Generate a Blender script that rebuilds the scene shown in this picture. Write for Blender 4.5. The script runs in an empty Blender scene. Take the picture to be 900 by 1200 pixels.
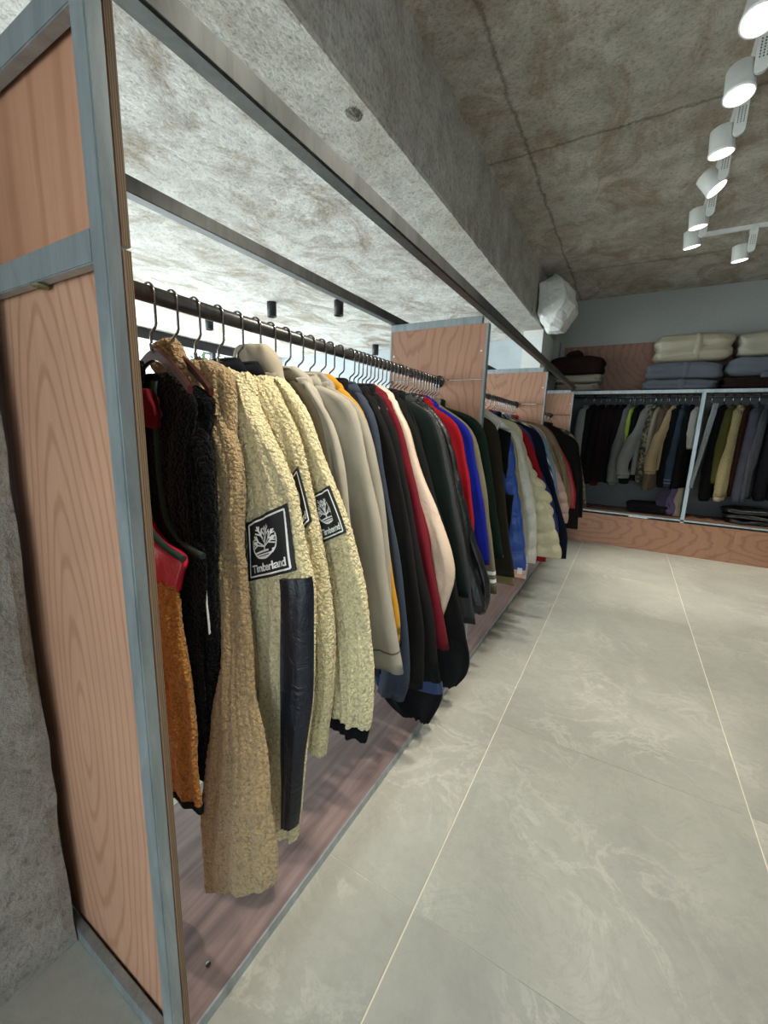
import bpy, bmesh, math, random
from mathutils import Vector, Matrix, noise
random.seed(7)
scene = bpy.context.scene
C = scene.collection
PI = math.pi
# ------------------------------------------------------------------ camera
YAW, PITCH, ROLL, F = -0.525023635, -0.193759510, 0.0342569467, 482.634668
HC = 1.456
def cam_setup():
    sy, cy, sp, cp = math.sin(YAW), math.cos(YAW), math.sin(PITCH), math.cos(PITCH)
    fwd = Vector((sy*cp, cy*cp, sp)); r0 = Vector((cy, -sy, 0)); u0 = r0.cross(fwd)
    cr, sr = math.cos(ROLL), math.sin(ROLL)
    r = cr*r0 + sr*u0; u = -sr*r0 + cr*u0
    cd = bpy.data.cameras.new('camera'); co = bpy.data.objects.new('camera', cd); C.objects.link(co)
    m = Matrix((r, u, -fwd)).transposed().to_4x4(); m.translation = (0, 0, HC)
    co.matrix_world = m
    cd.sensor_fit = 'HORIZONTAL'; cd.sensor_width = 36; cd.lens = F/900*36
    cd.clip_start = 0.02; cd.clip_end = 200
    scene.camera = co
cam_setup()
# ------------------------------------------------------------------ view, world, daylight
scene.view_settings.view_transform = 'Standard'
scene.view_settings.look = 'None'
scene.view_settings.gamma = 1
scene.view_settings.use_curve_mapping = False
scene.view_settings.exposure = 0.0
w = bpy.data.worlds.new('sky'); scene.world = w; w.use_nodes = True
bg = w.node_tree.nodes['Background']; bg.inputs[0].default_value = (0.87, 0.94, 1.0, 1); bg.inputs[1].default_value = 3.0
def area(name, loc, rot, sx, sy, power, col):
    l = bpy.data.lights.new(name, 'AREA'); l.shape = 'RECTANGLE'; l.size = sx; l.size_y = sy
    l.energy = power; l.color = col
    o = bpy.data.objects.new(name, l); o.location = loc; o.rotation_euler = rot; C.objects.link(o); return o
# daylight through the two glazed shop fronts (left side and behind the camera)
area('daylight_side', (-6.65, 2.6, 1.4), (0, -PI/2, 0), 2.6, 8.5, 680, (0.95, 0.98, 1.0))
area('daylight_front', (0.2, -2.75, 1.5), (PI/2, 0, 0), 5.2, 2.5, 48, (0.90, 0.96, 1.0))
SPOT_W = 150.0

# ------------------------------------------------------------------ helpers
def srgb(h):
    if isinstance(h, str):
        h = h.lstrip('#'); v = [int(h[i:i+2], 16)/255 for i in (0, 2, 4)]
    else: v = list(h)
    return tuple((c/12.92 if c <= .04045 else ((c+.055)/1.055)**2.4) for c in v) + (1,)
def mk(name):
    m = bpy.data.materials.new(name); m.use_nodes = True
    nt = m.node_tree; b = nt.nodes['Principled BSDF']
    return m, nt, b
def N(nt, t, **kw):
    n = nt.nodes.new(t)
    for k, v in kw.items():
        if hasattr(n, k): setattr(n, k, v)
        else: n.inputs[k].default_value = v
    return n
def L(nt, a, ao, b, bi): nt.links.new(a.outputs[ao], b.inputs[bi])
def coords(nt, scale=(1, 1, 1), kind='Object', loc=(0, 0, 0), rot=(0, 0, 0)):
    mp = N(nt, 'ShaderNodeMapping'); mp.inputs['Scale'].default_value = scale
    mp.inputs['Location'].default_value = loc; mp.inputs['Rotation'].default_value = rot
    if kind == 'World':
        g = N(nt, 'ShaderNodeNewGeometry'); L(nt, g, 'Position', mp, 'Vector')
    else:
        tc = N(nt, 'ShaderNodeTexCoord'); L(nt, tc, kind, mp, 'Vector')
    return mp
def ramp(nt, stops):
    r = N(nt, 'ShaderNodeValToRGB'); e = r.color_ramp.elements
    while len(e) < len(stops): e.new(.5)
    for i, (p, c) in enumerate(stops): e[i].position = p; e[i].color = c if len(c) == 4 else tuple(c)+(1,)
    return r
def noisen(nt, src, scale, detail=5, rough=.55, dist=0):
    n = N(nt, 'ShaderNodeTexNoise'); n.inputs['Scale'].default_value = scale
    n.inputs['Detail'].default_value = detail; n.inputs['Roughness'].default_value = rough
    n.inputs['Distortion'].default_value = dist
    L(nt, src, 'Vector', n, 'Vector'); return n
def mixc(nt, a, b, fac, mode='MIX'):
    m = N(nt, 'ShaderNodeMix'); m.data_type = 'RGBA'; m.blend_type = mode
    def put(sock, v):
        if isinstance(v, tuple) and hasattr(v[0], 'outputs'): nt.links.new(v[0].outputs[v[1]], sock)
        else: sock.default_value = v
    put(m.inputs['Factor'], fac); put(m.inputs[6], a); put(m.inputs[7], b)
    return m
def bump(nt, b, h, strength=.3, dist=.01, out='Fac'):
    bp = N(nt, 'ShaderNodeBump'); bp.inputs['Strength'].default_value = strength; bp.inputs['Distance'].default_value = dist
    nt.links.new(h.outputs[out], bp.inputs['Height']); L(nt, bp, 'Normal', b, 'Normal'); return bp

def concrete(name, base, dark, brown, brown_amt, joints=None, pits=True):
    m, nt, b = mk(name); c = coords(nt, kind='World')
    n1 = noisen(nt, c, 1.6, 8, .65, .6); n2 = noisen(nt, c, 7, 8, .7, .3); n3 = noisen(nt, c, 45, 4, .7)
    r1 = ramp(nt, [(.3, srgb(dark)), (.62, srgb(base))]); L(nt, n1, 'Fac', r1, 'Fac')
    r2 = ramp(nt, [(.35, (.62, .62, .62)), (.6, (1, 1, 1))]); L(nt, n2, 'Fac', r2, 'Fac')
    m1 = mixc(nt, (r1, 'Color'), (r2, 'Color'), .75, 'MULTIPLY')
    c2 = coords(nt, kind='World', loc=(3.3, 1.7, 2), scale=(1.3, .8, 1)); n4 = noisen(nt, c2, 1.9, 9, .75, 1.0)
    r3 = ramp(nt, [(.47, (0, 0, 0)), (.62, (brown_amt,)*3)]); L(nt, n4, 'Fac', r3, 'Fac')
    m2 = mixc(nt, (m1, 2), srgb(brown), (r3, 'Color'))
    r4 = ramp(nt, [(.34, (.55, .54, .52)), (.47, (.95, .95, .95)), (.60, (1.0, 1.0, 1.0)), (.7, (1.12, 1.12, 1.1))]); L(nt, n3, 'Fac', r4, 'Fac')
    m3 = mixc(nt, (m2, 2), (r4, 'Color'), .8, 'MULTIPLY')
    last = m3
    if joints:
        br = N(nt, 'ShaderNodeTexBrick'); cj = coords(nt, kind='World', loc=joints[0], rot=(0, 0, joints[3] if len(joints) > 3 else 0))
        nd = noisen(nt, cj, 3, 6, .8); vm = N(nt, 'ShaderNodeVectorMath'); vm.operation = 'MULTIPLY_ADD'
        L(nt, nd, 'Color', vm, 0); vm.inputs[1].default_value = (.12, .12, .12); L(nt, cj, 'Vector', vm, 2)
        L(nt, vm, 'Vector', br, 'Vector'); br.offset = 0
        br.inputs['Scale'].default_value = 1; br.inputs['Brick Width'].default_value = joints[1]; br.inputs['Row Height'].default_value = joints[2]
        br.inputs['Mortar Size'].default_value = .02; br.inputs['Mortar Smooth'].default_value = 1
        br.inputs['Color1'].default_value = (1, 1, 1, 1); br.inputs['Color2'].default_value = (.9, .9, .9, 1); br.inputs['Mortar'].default_value = (.42, .4, .37, 1)
        last = mixc(nt, (m3, 2), (br, 'Color'), .8, 'MULTIPLY')
    nt.links.new(last.outputs[2], b.inputs['Base Color']); b.inputs['Roughness'].default_value = .9
    ad = N(nt, 'ShaderNodeMath'); ad.operation = 'ADD'; L(nt, n2, 'Fac', ad, 0); L(nt, n3, 'Fac', ad, 1)
    bp = bump(nt, b, ad, .5, .02, 'Value')
    return m
M = {}
M['slab'] = concrete('concrete_slab', '#eceae7', '#d2cec8', '#93806a', .8)
M['ceil'] = concrete('concrete_ceiling', '#cfc9bd', '#a9a192', '#917d66', .75, joints=((.80, -.96, 0), 2.4, 2.44))
M['beam'] = concrete('concrete_beam', '#cfccc4', '#b1aca3', '#9d8f7c', .6)
M['column'] = concrete('concrete_column', '#aba79f', '#8d8981', '#8a8274', .2)

def plywood(name, light, dark, cx=0, cz=0, sx=1, sz=.16, freq=16, dist=2.0, axis='xz', seed=0, contrast=1):
    m, nt, b = mk(name)
    c = coords(nt, kind='Object', loc=(-cx*sx, 0, -cz*sz), scale=(sx, sx, sz))
    wv = N(nt, 'ShaderNodeTexWave'); wv.wave_type = 'RINGS'; wv.rings_direction = 'Y'
    wv.inputs['Scale'].default_value = freq; wv.inputs['Distortion'].default_value = dist
    wv.inputs['Detail'].default_value = 2.5; wv.inputs['Detail Scale'].default_value = 1.4; wv.inputs['Detail Roughness'].default_value = .55
    wn = noisen(nt, c, 3.0, 3, .5); va = N(nt, 'ShaderNodeVectorMath'); va.operation = 'MULTIPLY_ADD'
    L(nt, wn, 'Color', va, 0); va.inputs[1].default_value = (.10, .10, .10); L(nt, c, 'Vector', va, 2); L(nt, va, 'Vector', wv, 'Vector')
    r = ramp(nt, [(0, srgb(dark)), (.30, srgb(light)), (1, srgb(light))]); L(nt, wv, 'Fac', r, 'Fac')
    c2 = coords(nt, kind='Object', scale=(90, 90, 4)); n2 = noisen(nt, c2, 1, 4, .6)
    r2 = ramp(nt, [(.3, (.80, .77, .74)), (.7, (1, 1, 1))]); L(nt, n2, 'Fac', r2, 'Fac')
    m1 = mixc(nt, (r, 'Color'), (r2, 'Color'), .6, 'MULTIPLY')
    c3 = coords(nt, kind='Object', loc=(seed, seed, 0)); n3 = noisen(nt, c3, 2.2, 5, .6)
    r3 = ramp(nt, [(.35, (.86, .84, .83)), (.65, (1.0, 1.0, 1.0))]); L(nt, n3, 'Fac', r3, 'Fac')
    m2 = mixc(nt, (m1, 2), (r3, 'Color'), .8, 'MULTIPLY')
    nt.links.new(m2.outputs[2], b.inputs['Base Color']); b.inputs['Roughness'].default_value = .55
    bump(nt, b, n2, .08, .002)
    return m
M['ply_a'] = plywood('plywood_near', '#c4977c', '#b18266', cx=.03, cz=.12, sz=.20, freq=13, dist=1.6)
M['ply_a2'] = plywood('plywood_near_upper', '#bd8a6d', '#b07d60', cx=.3, cz=.1, sz=.3, freq=3, dist=3, seed=4)
M['ply_b'] = plywood('plywood_divider', '#b98c72', '#a97b61', cx=-.1, cz=.35, sz=.45, freq=6, dist=7, seed=2)
M['ply_c'] = plywood('plywood_plinth', '#996f55', '#87604a', cx=-.3, cz=.1, sx=.35, sz=1.0, freq=5, dist=7, seed=7)
M['ply_dark'] = plywood('plywood_back', '#8a6552', '#785443', cx=.35, cz=.3, sx=.7, sz=.8, freq=5, dist=7, seed=9)
def plyedge():
    m, nt, b = mk('plywood_edge'); c = coords(nt, kind='World')
    wv = N(nt, 'ShaderNodeTexWave'); wv.bands_direction = 'Y'; wv.inputs['Scale'].default_value = 90
    wv.inputs['Distortion'].default_value = 1; L(nt, c, 'Vector', wv, 'Vector')
    r = ramp(nt, [(0, srgb('#5b4534')), (1, srgb('#8f775c'))]); L(nt, wv, 'Fac', r, 'Fac'); L(nt, r, 'Color', b, 'Base Color')
    b.inputs['Roughness'].default_value = .7; return m
M['ply_edge'] = plyedge()
def deckwood():
    m, nt, b = mk('mauve_platform_wood'); c = coords(nt, kind='World', scale=(28, 1.6, 28))
    n = noisen(nt, c, 1, 7, .65, .4); r = ramp(nt, [(.28, srgb('#5f4e4c')), (.5, srgb('#7b6763')), (.75, srgb('#95807a'))]); L(nt, n, 'Fac', r, 'Fac')
    c2 = coords(nt, kind='World'); n2 = noisen(nt, c2, 2.5, 4); r2 = ramp(nt, [(.3, (.8, .8, .82)), (.7, (1, 1, 1))]); L(nt, n2, 'Fac', r2, 'Fac')
    m1 = mixc(nt, (r, 'Color'), (r2, 'Color'), .8, 'MULTIPLY'); nt.links.new(m1.outputs[2], b.inputs['Base Color'])
    b.inputs['Roughness'].default_value = .42; bump(nt, b, n, .12, .003); return m
M['deck'] = deckwood()
def steel(name, lo, hi, rough=.42, metal=.75, sc=(6, 6, 1.2)):
    m, nt, b = mk(name); c = coords(nt, kind='World', scale=sc); n = noisen(nt, c, 3, 8, .7, .5)
    r = ramp(nt, [(.3, srgb(lo)), (.7, srgb(hi))]); L(nt, n, 'Fac', r, 'Fac'); L(nt, r, 'Color', b, 'Base Color')
    b.inputs['Metallic'].default_value = metal; b.inputs['Roughness'].default_value = rough; bump(nt, b, n, .06, .002); return m
M['steel'] = steel('galvanised_steel', '#8a9396', '#b2bbbe', .40, .6)
M['rail'] = steel('shaded_rail_steel', '#4b4d4c', '#666867', .45, .8)  # frame steel again, with the shade on the rails put into its colour
M['rod'] = steel('dark_rod_steel', '#3a3a39', '#555452', .36, .6)
M['weld'] = steel('weld_seam', '#5a5648', '#8d8359', .6, .5)
def plain(name, col, rough=.5, metal=0, spec=.5, bumps=None, sheen=0, emit=None):
    m, nt, b = mk(name); b.inputs['Base Color'].default_value = srgb(col); b.inputs['Roughness'].default_value = rough
    b.inputs['Metallic'].default_value = metal; b.inputs['Specular IOR Level'].default_value = spec
    c = coords(nt); n = noisen(nt, c, 14 if not bumps else bumps[0], 3)
    r = ramp(nt, [(.3, tuple(x*.88 for x in srgb(col)[:3])), (.7, srgb(col)[:3])]); L(nt, n, 'Fac', r, 'Fac'); L(nt, r, 'Color', b, 'Base Color')
    if bumps: bump(nt, b, n, bumps[1], bumps[2])
    if sheen: b.inputs['Sheen Weight'].default_value = sheen
    if emit: b.inputs['Emission Color'].default_value = srgb(emit[0]); b.inputs['Emission Strength'].default_value = emit[1]
    return m
M['chrome'] = plain('hook_steel', '#8a8886', .25, 1)
M['mahogany'] = plain('mahogany_hanger_wood', '#3a1512', .35)
M['white_metal'] = plain('white_painted_metal', '#e8e8e4', .4)
M['wall'] = plain('grey_painted_wall', '#9b9d98', .85, bumps=(60, .05, .002))
M['wall_white'] = plain('white_painted_wall', '#e6e8e6', .8, bumps=(60, .05, .002))
M['wall_blue'] = plain('blue_grey_painted_wall', '#b4bcc2', .7, bumps=(5, .05, .002))
M['wall_dark'] = plain('dark_grey_back_wall', '#5c5e60', .8)
M['lens'] = plain('lamp_lens', '#ffffff', .3, emit=('#fff8ea', 14))
M['lensring'] = plain('lamp_glow_ring', '#ffffff', .3, emit=('#fff8ea', 3))
M['black_metal'] = plain('black_painted_metal', '#151515', .5)
M['screw'] = plain('screw_head', '#e6e2da', .3, .6)
M['print_white'] = plain('woven_white_thread', '#e9e9e6', .7)
M['patch_black'] = plain('black_patch_cloth', '#0d0e12', .6, bumps=(80, .2, .002))
M['grout'] = plain('pale_grout', '#efe9d2', .8)
M['red_print'] = plain('red_print', '#b03026', .7)
def bagmat():
    m, nt, b = mk('crinkled_white_plastic'); c = coords(nt); v = N(nt, 'ShaderNodeTexVoronoi'); v.inputs['Scale'].default_value = 9; L(nt, c, 'Vector', v, 'Vector')
    n = noisen(nt, c, 12, 5, .7, 1); b.inputs['Base Color'].default_value = srgb('#d6d6d2'); b.inputs['Roughness'].default_value = .28
    b.inputs['Coat Weight'].default_value = .3
    bump(nt, b, n, .5, .03); return m
M['bag'] = bagmat()
def tilemat():
    m, nt, b = mk('grey_green_marble_tile')
    g = N(nt, 'ShaderNodeNewGeometry'); oi = N(nt, 'ShaderNodeObjectInfo'); vm = N(nt, 'ShaderNodeVectorMath'); vm.operation = 'MULTIPLY_ADD'
    cmb = N(nt, 'ShaderNodeCombineXYZ'); L(nt, oi, 'Random', cmb, 'X'); L(nt, oi, 'Random', cmb, 'Y'); L(nt, oi, 'Random', cmb, 'Z')
    L(nt, cmb, 'Vector', vm, 0); vm.inputs[1].default_value = (40, 23, 31); L(nt, g, 'Position', vm, 2)
    n1 = noisen(nt, vm, 1.3, 9, .65, .9); r1 = ramp(nt, [(.28, srgb('#9c9b93')), (.5, srgb('#abaaa0')), (.72, srgb('#b8b6aa'))]); L(nt, n1, 'Fac', r1, 'Fac')
    n2 = noisen(nt, vm, 2.4, 8, .66, 1.8)
    r2 = ramp(nt, [(.45, (0, 0, 0)), (.5, (.6, .6, .6)), (.535, (0, 0, 0))]); L(nt, n2, 'Fac', r2, 'Fac')
    nm = noisen(nt, vm, 2.2, 3, .5); rm = ramp(nt, [(.45, (0, 0, 0)), (.65, (1, 1, 1))]); L(nt, nm, 'Fac', rm, 'Fac')
    mm = mixc(nt, (r2, 'Color'), (rm, 'Color'), 1.0, 'MULTIPLY')
    m1 = mixc(nt, (r1, 'Color'), srgb('#c9c7bc'), (mm, 2))
    n3 = noisen(nt, vm, 2.6, 8, .7, 1.4); r3 = ramp(nt, [(.48, (0, 0, 0)), (.5, (.5, .5, .5)), (.515, (0, 0, 0))]); L(nt, n3, 'Fac', r3, 'Fac')
    m2 = mixc(nt, (m1, 2), srgb('#a09f95'), (r3, 'Color'))
    n4 = noisen(nt, vm, 30, 5, .7); r4 = ramp(nt, [(.3, (.9, .9, .9)), (.6, (1, 1, 1))]); L(nt, n4, 'Fac', r4, 'Fac')
    m3 = mixc(nt, (m2, 2), (r4, 'Color'), .8, 'MULTIPLY')
    nt.links.new(m3.outputs[2], b.inputs['Base Color']); b.inputs['Roughness'].default_value = .42
    b.inputs['Specular IOR Level'].default_value = .4
    bump(nt, b, n4, .04, .002)
    return m
M['tile'] = tilemat()

_fab = {}
def fabric(col, kind='cloth'):
    k = (col, kind)
    if k in _fab: return _fab[k]
    m, nt, b = mk(kind+'_'+col.strip('#')); c = coords(nt)
    s = srgb(col); kf = 1.0 if kind == 'sherpa' and sum(s[:3]) > .1 else (.45 if sum(s[:3]) < .12 else .74); s = tuple(c_*kf for c_ in s[:3])+(1,)
    if kind == 'sherpa':
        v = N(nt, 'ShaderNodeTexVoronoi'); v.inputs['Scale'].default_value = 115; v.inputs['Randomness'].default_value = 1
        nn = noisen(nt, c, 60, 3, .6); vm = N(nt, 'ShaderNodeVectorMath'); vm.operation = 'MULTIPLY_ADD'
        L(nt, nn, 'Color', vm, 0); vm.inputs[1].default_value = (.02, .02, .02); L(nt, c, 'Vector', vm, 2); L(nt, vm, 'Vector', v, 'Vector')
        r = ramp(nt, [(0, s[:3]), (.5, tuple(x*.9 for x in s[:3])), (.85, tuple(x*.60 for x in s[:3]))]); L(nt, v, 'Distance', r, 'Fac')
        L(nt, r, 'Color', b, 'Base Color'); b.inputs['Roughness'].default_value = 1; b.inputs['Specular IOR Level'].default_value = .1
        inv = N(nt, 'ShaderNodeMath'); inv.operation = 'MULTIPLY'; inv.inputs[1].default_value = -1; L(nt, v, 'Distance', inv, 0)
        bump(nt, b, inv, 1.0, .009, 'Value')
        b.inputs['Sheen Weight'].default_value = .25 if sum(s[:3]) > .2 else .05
    elif kind == 'camo':
        n = noisen(nt, c, 16, 2, .5); r = ramp(nt, [(.3, srgb('#22211a')), (.44, srgb('#4c4a35')), (.52, srgb('#7a725a')), (.6, srgb('#2f2b20')), (.7, srgb('#8d866e'))])
        r.color_ramp.interpolation = 'CONSTANT'; L(nt, n, 'Fac', r, 'Fac'); L(nt, r, 'Color', b, 'Base Color'); b.inputs['Roughness'].default_value = .8
    elif kind == 'nylon':
        n = noisen(nt, c, 22, 4, .6, 1.5); b.inputs['Base Color'].default_value = s; b.inputs['Roughness'].default_value = .42
        bump(nt, b, n, .45, .012)
    elif kind == 'denim':
        n = noisen(nt, c, 9, 6, .7); r = ramp(nt, [(.3, tuple(x*.6 for x in s[:3])), (.7, s[:3])]); L(nt, n, 'Fac', r, 'Fac'); L(nt, r, 'Color', b, 'Base Color')
        b.inputs['Roughness'].default_value = .9; bump(nt, b, n, .3, .01)
    elif kind == 'knit':
        wv = N(nt, 'ShaderNodeTexVoronoi'); wv.inputs['Scale'].default_value = 70; L(nt, c, 'Vector', wv, 'Vector')
        r = ramp(nt, [(.1, tuple(x*.55 for x in s[:3])), (.5, s[:3])]); L(nt, wv, 'Distance', r, 'Fac'); L(nt, r, 'Color', b, 'Base Color')
        b.inputs['Roughness'].default_value = 1; bump(nt, b, wv, .5, .01, 'Distance')
    elif kind == 'stripe':
        wv = N(nt, 'ShaderNodeTexWave'); wv.inputs['Scale'].default_value = 9; wv.inputs['Distortion'].default_value = .3
        wv.bands_direction = 'DIAGONAL'; L(nt, c, 'Vector', wv, 'Vector')
        r = ramp(nt, [(0, srgb('#1e3058')), (.35, srgb('#c9b24a')), (.55, srgb('#1e3058')), (.75, srgb('#d8d6c4'))]); r.color_ramp.interpolation = 'CONSTANT'
        L(nt, wv, 'Fac', r, 'Fac'); L(nt, r, 'Color', b, 'Base Color'); b.inputs['Roughness'].default_value = .9
    else:
        n = noisen(nt, c, 420, 2, .6); n2 = noisen(nt, c, 6, 4, .6)
        r = ramp(nt, [(.3, tuple(x*.82 for x in s[:3])), (.7, s[:3])]); L(nt, n2, 'Fac', r, 'Fac'); L(nt, r, 'Color', b, 'Base Color')
        b.inputs['Roughness'].default_value = .95; b.inputs['Specular IOR Level'].default_value = .2
        ad = N(nt, 'ShaderNodeMath'); ad.operation = 'MULTIPLY_ADD'; L(nt, n, 'Fac', ad, 0); ad.inputs[1].default_value = .15; L(nt, n2, 'Fac', ad, 2)
        bump(nt, b, ad, .3, .012, 'Value')
        b.inputs['Sheen Weight'].default_value = .06 if sum(s[:3]) > .3 else 0
    _fab[k] = m; return m

# ---- object helpers
def obj(name, me, mat=None, parent=None, smooth=False):
    if isinstance(me, bmesh.types.BMesh):
        bm = me; me = bpy.data.meshes.new(name); bm.to_mesh(me); bm.free()
    o = bpy.data.objects.new(name, me); C.objects.link(o)
    if mat is not None and not me.materials: me.materials.append(mat)
    if parent: o.parent = parent
    if smooth: me.polygons.foreach_set('use_smooth', [True]*len(me.polygons))
    return o
def thing(name, label, cat, loc=(0, 0, 0), rz=0, group=None):
    o = bpy.data.objects.new(name, None); C.objects.link(o); o.location = loc; o.rotation_euler = (0, 0, rz)
    o.empty_display_size = .1
    o['label'] = label; o['category'] = cat
    if group: o['group'] = group
    return o
def tag(o, label, cat, group=None):
    o['label'] = label; o['category'] = cat
    if group: o['group'] = group
    return o
def struct(o): o['kind'] = 'structure'; return o
def box(x0, x1, y0, y1, z0, z1, bev=0, bm=None, rot=None):
    nb = bm is None
    if nb: bm = bmesh.new()
    r = bmesh.ops.create_cube(bm, size=1)
    bmesh.ops.scale(bm, vec=(x1-x0, y1-y0, z1-z0), verts=r['verts'])
    bmesh.ops.translate(bm, vec=((x0+x1)/2, (y0+y1)/2, (z0+z1)/2), verts=r['verts'])
    if bev:
        es = list({e for v in r['verts'] for e in v.link_edges})
        bmesh.ops.bevel(bm, geom=es, offset=bev, segments=2, affect='EDGES', clamp_overlap=True)
    return bm
def tube(path, rad, seg=10, bm=None, cap=True):
    if bm is None: bm = bmesh.new()
    pts = [Vector(p) for p in path]; n = len(pts)
    rs = rad if isinstance(rad, (list, tuple)) else [rad]*n
    rings = []; up = None
    for i, p in enumerate(pts):
        t = (pts[min(i+1, n-1)]-pts[max(i-1, 0)]).normalized()
        if up is None:
            up = Vector((0, 0, 1)) if abs(t.z) < .9 else Vector((1, 0, 0))
        a = (up - t*up.dot(t)).normalized(); b = t.cross(a); up = a
        rings.append([bm.verts.new(p + (a*math.cos(k*2*PI/seg)+b*math.sin(k*2*PI/seg))*rs[i]) for k in range(seg)])
    for i in range(n-1):
        for k in range(seg):
            bm.faces.new((rings[i][k], rings[i][(k+1) % seg], rings[i+1][(k+1) % seg], rings[i+1][k])).smooth = True
    if cap:
        bm.faces.new(rings[0][::-1]); bm.faces.new(rings[-1])
    return bm
def lathe(prof, seg=24, bm=None, mtx=None):
    if bm is None: bm = bmesh.new()
    rings = []
    for r, z in prof:
        rings.append([bm.verts.new((mtx or Matrix()) @ Vector((r*math.cos(k*2*PI/seg), r*math.sin(k*2*PI/seg), z))) for k in range(seg)])
    for i in range(len(rings)-1):
        for k in range(seg):
            bm.faces.new((rings[i][k], rings[i][(k+1) % seg], rings[i+1][(k+1) % seg], rings[i+1][k])).smooth = True
    bm.faces.new(rings[0][::-1]); bm.faces.new(rings[-1])
    return bm

# ================================================================== THE ROOM
ZC, ZB, XB, YF = 3.40, 2.83, -1.15, 6.95
# floor: bed with single tiles on it
fl = struct(obj('floor', box(-6.6, 4.0, -2.6, YF+.1, -.12, -.0015), M['grout']))
T = 1.0; G = .004
tm = bpy.data.meshes.new('tile')
bm = box(-T/2+G/2, T/2-G/2, -T/2+G/2, T/2-G/2, -.01, 0)
bmesh.ops.bevel(bm, geom=[e for e in bm.edges if all(v.co.z > -.001 for v in e.verts)], offset=.0012, segments=1, affect='EDGES')
bm.to_mesh(tm); bm.free(); tm.materials.append(M['tile'])
for i in range(-6, 4):
    for j in range(-3, 7):
        o = obj('tile', tm, None, fl); o.location = (-.395+i*1.0+.5, .947+j*.997+.5-.0, 0)
        if -.395+i < -5 or j*.997+.947+1 > YF+.35: pass
# ceiling slabs and beam
struct(obj('ceiling', box(XB-.02, 4.0, -2.6, YF+.1, ZC, ZC+.15), M['ceil']))
def rough_beam():
    bm = bmesh.new(); ny = 160
    xs = [(XB, ZC+.05), (XB, ZC-.2), (XB, ZB+.2), (XB, ZB+.012), (XB-.012, ZB), (XB-.33, ZB), (XB-.33, ZB+.3)]
    rows = []
    for j in range(ny+1):
        y = -2.6 + (YF+2.6)*j/ny
        row = []
        for k, (x, z) in enumerate(xs):
            dx = dz = 0
            if k in (3, 4):
                nz = noise.noise(Vector((y*6, k*.0, 3)))*.010 + noise.noise(Vector((y*25, 1, 3)))*.006
                dx = -abs(nz)*1.2 if k == 3 else nz*.5; dz = abs(nz) if k == 3 else 0
            row.append(bm.verts.new((x+dx, y, z+dz)))
        rows.append(row)
    for j in range(ny):
        for k in range(len(xs)-1):
            bm.faces.new((rows[j][k], rows[j][k+1], rows[j+1][k+1], rows[j+1][k]))
    # top and back close
    for j in range(ny):
        pass
    return bm
struct(obj('ceiling_beam', rough_beam(), M['beam']))
struct(obj('lower_ceiling', box(-6.7, XB-.331, -2.6, YF+.1, ZB, ZB+.5), M['slab']))
# hole in the beam underside (small chipped patch)
bm = bmesh.new(); cv = []
for k in range(14):
    a = k*2*PI/14; rr = .035*(1+.35*noise.noise(Vector((math.cos(a)*2, math.sin(a)*2, 5))))
    cv.append(bm.verts.new((-1.235+rr*math.cos(a), 1.745+rr*1.3*math.sin(a), ZB-.001)))
cc = bm.verts.new((-1.235, 1.745, ZB-.012))
for k in range(14): bm.faces.new((cv[k], cc, cv[(k+1) % 14]))
bmesh.ops.subdivide_edges(bm, edges=bm.edges[:], cuts=2, use_grid_fill=True)
for v in bm.verts: v.co.z -= .006*abs(noise.noise(v.co*60))
struct(obj('trim_1', bm, plain('rough_aggregate', '#7d776c', 1, bumps=(60, 1, .02))))
# walls
struct(obj('wall_far', box(-1.35, 4.0, YF, YF+.15, 0, ZC+.1), M['wall']))
struct(obj('wall_right', box(4.0, 4.15, -2.6, YF+.1, 0, ZC+.1), M['wall_dark']))
struct(obj('wall_pier', box(-1.40, XB, 5.98, YF, 0, ZB+.02), M['wall_white']))
struct(obj('wall_far_left', box(-6.7, -1.38, 6.45, 6.6, 0, ZB+.02), M['wall_blue']))
struct(obj('trim_2', box(-1.149, -1.06, 6.80, YF, 0, ZB), M['wall']))
# concrete column at the left of the picture
def column():
    bm = box(-1.9, -1.177, -.6, .372, 0, ZB+.02)
    bmesh.ops.bisect_plane
    bmesh.ops.subdivide_edges(bm, edges=bm.edges[:], cuts=34, use_grid_fill=True)
    for v in bm.verts:
        if v.co.z < .002 or v.co.z > ZB: continue
        n = noise.noise(v.co*9)*.006
        ed = (v.co.x > -1.18 and v.co.y > .36)
        if ed: n = -abs(noise.noise(Vector((v.co.z*14, 2, 1))))*.02 - abs(noise.noise(Vector((v.co.z*45, 5, 1))))*.008; v.co.y += n*.7
        if v.co.x > -1.18: v.co.x += n*.8
    return bm
struct(obj('wall_column', column(), M['column'], smooth=False))
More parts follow.
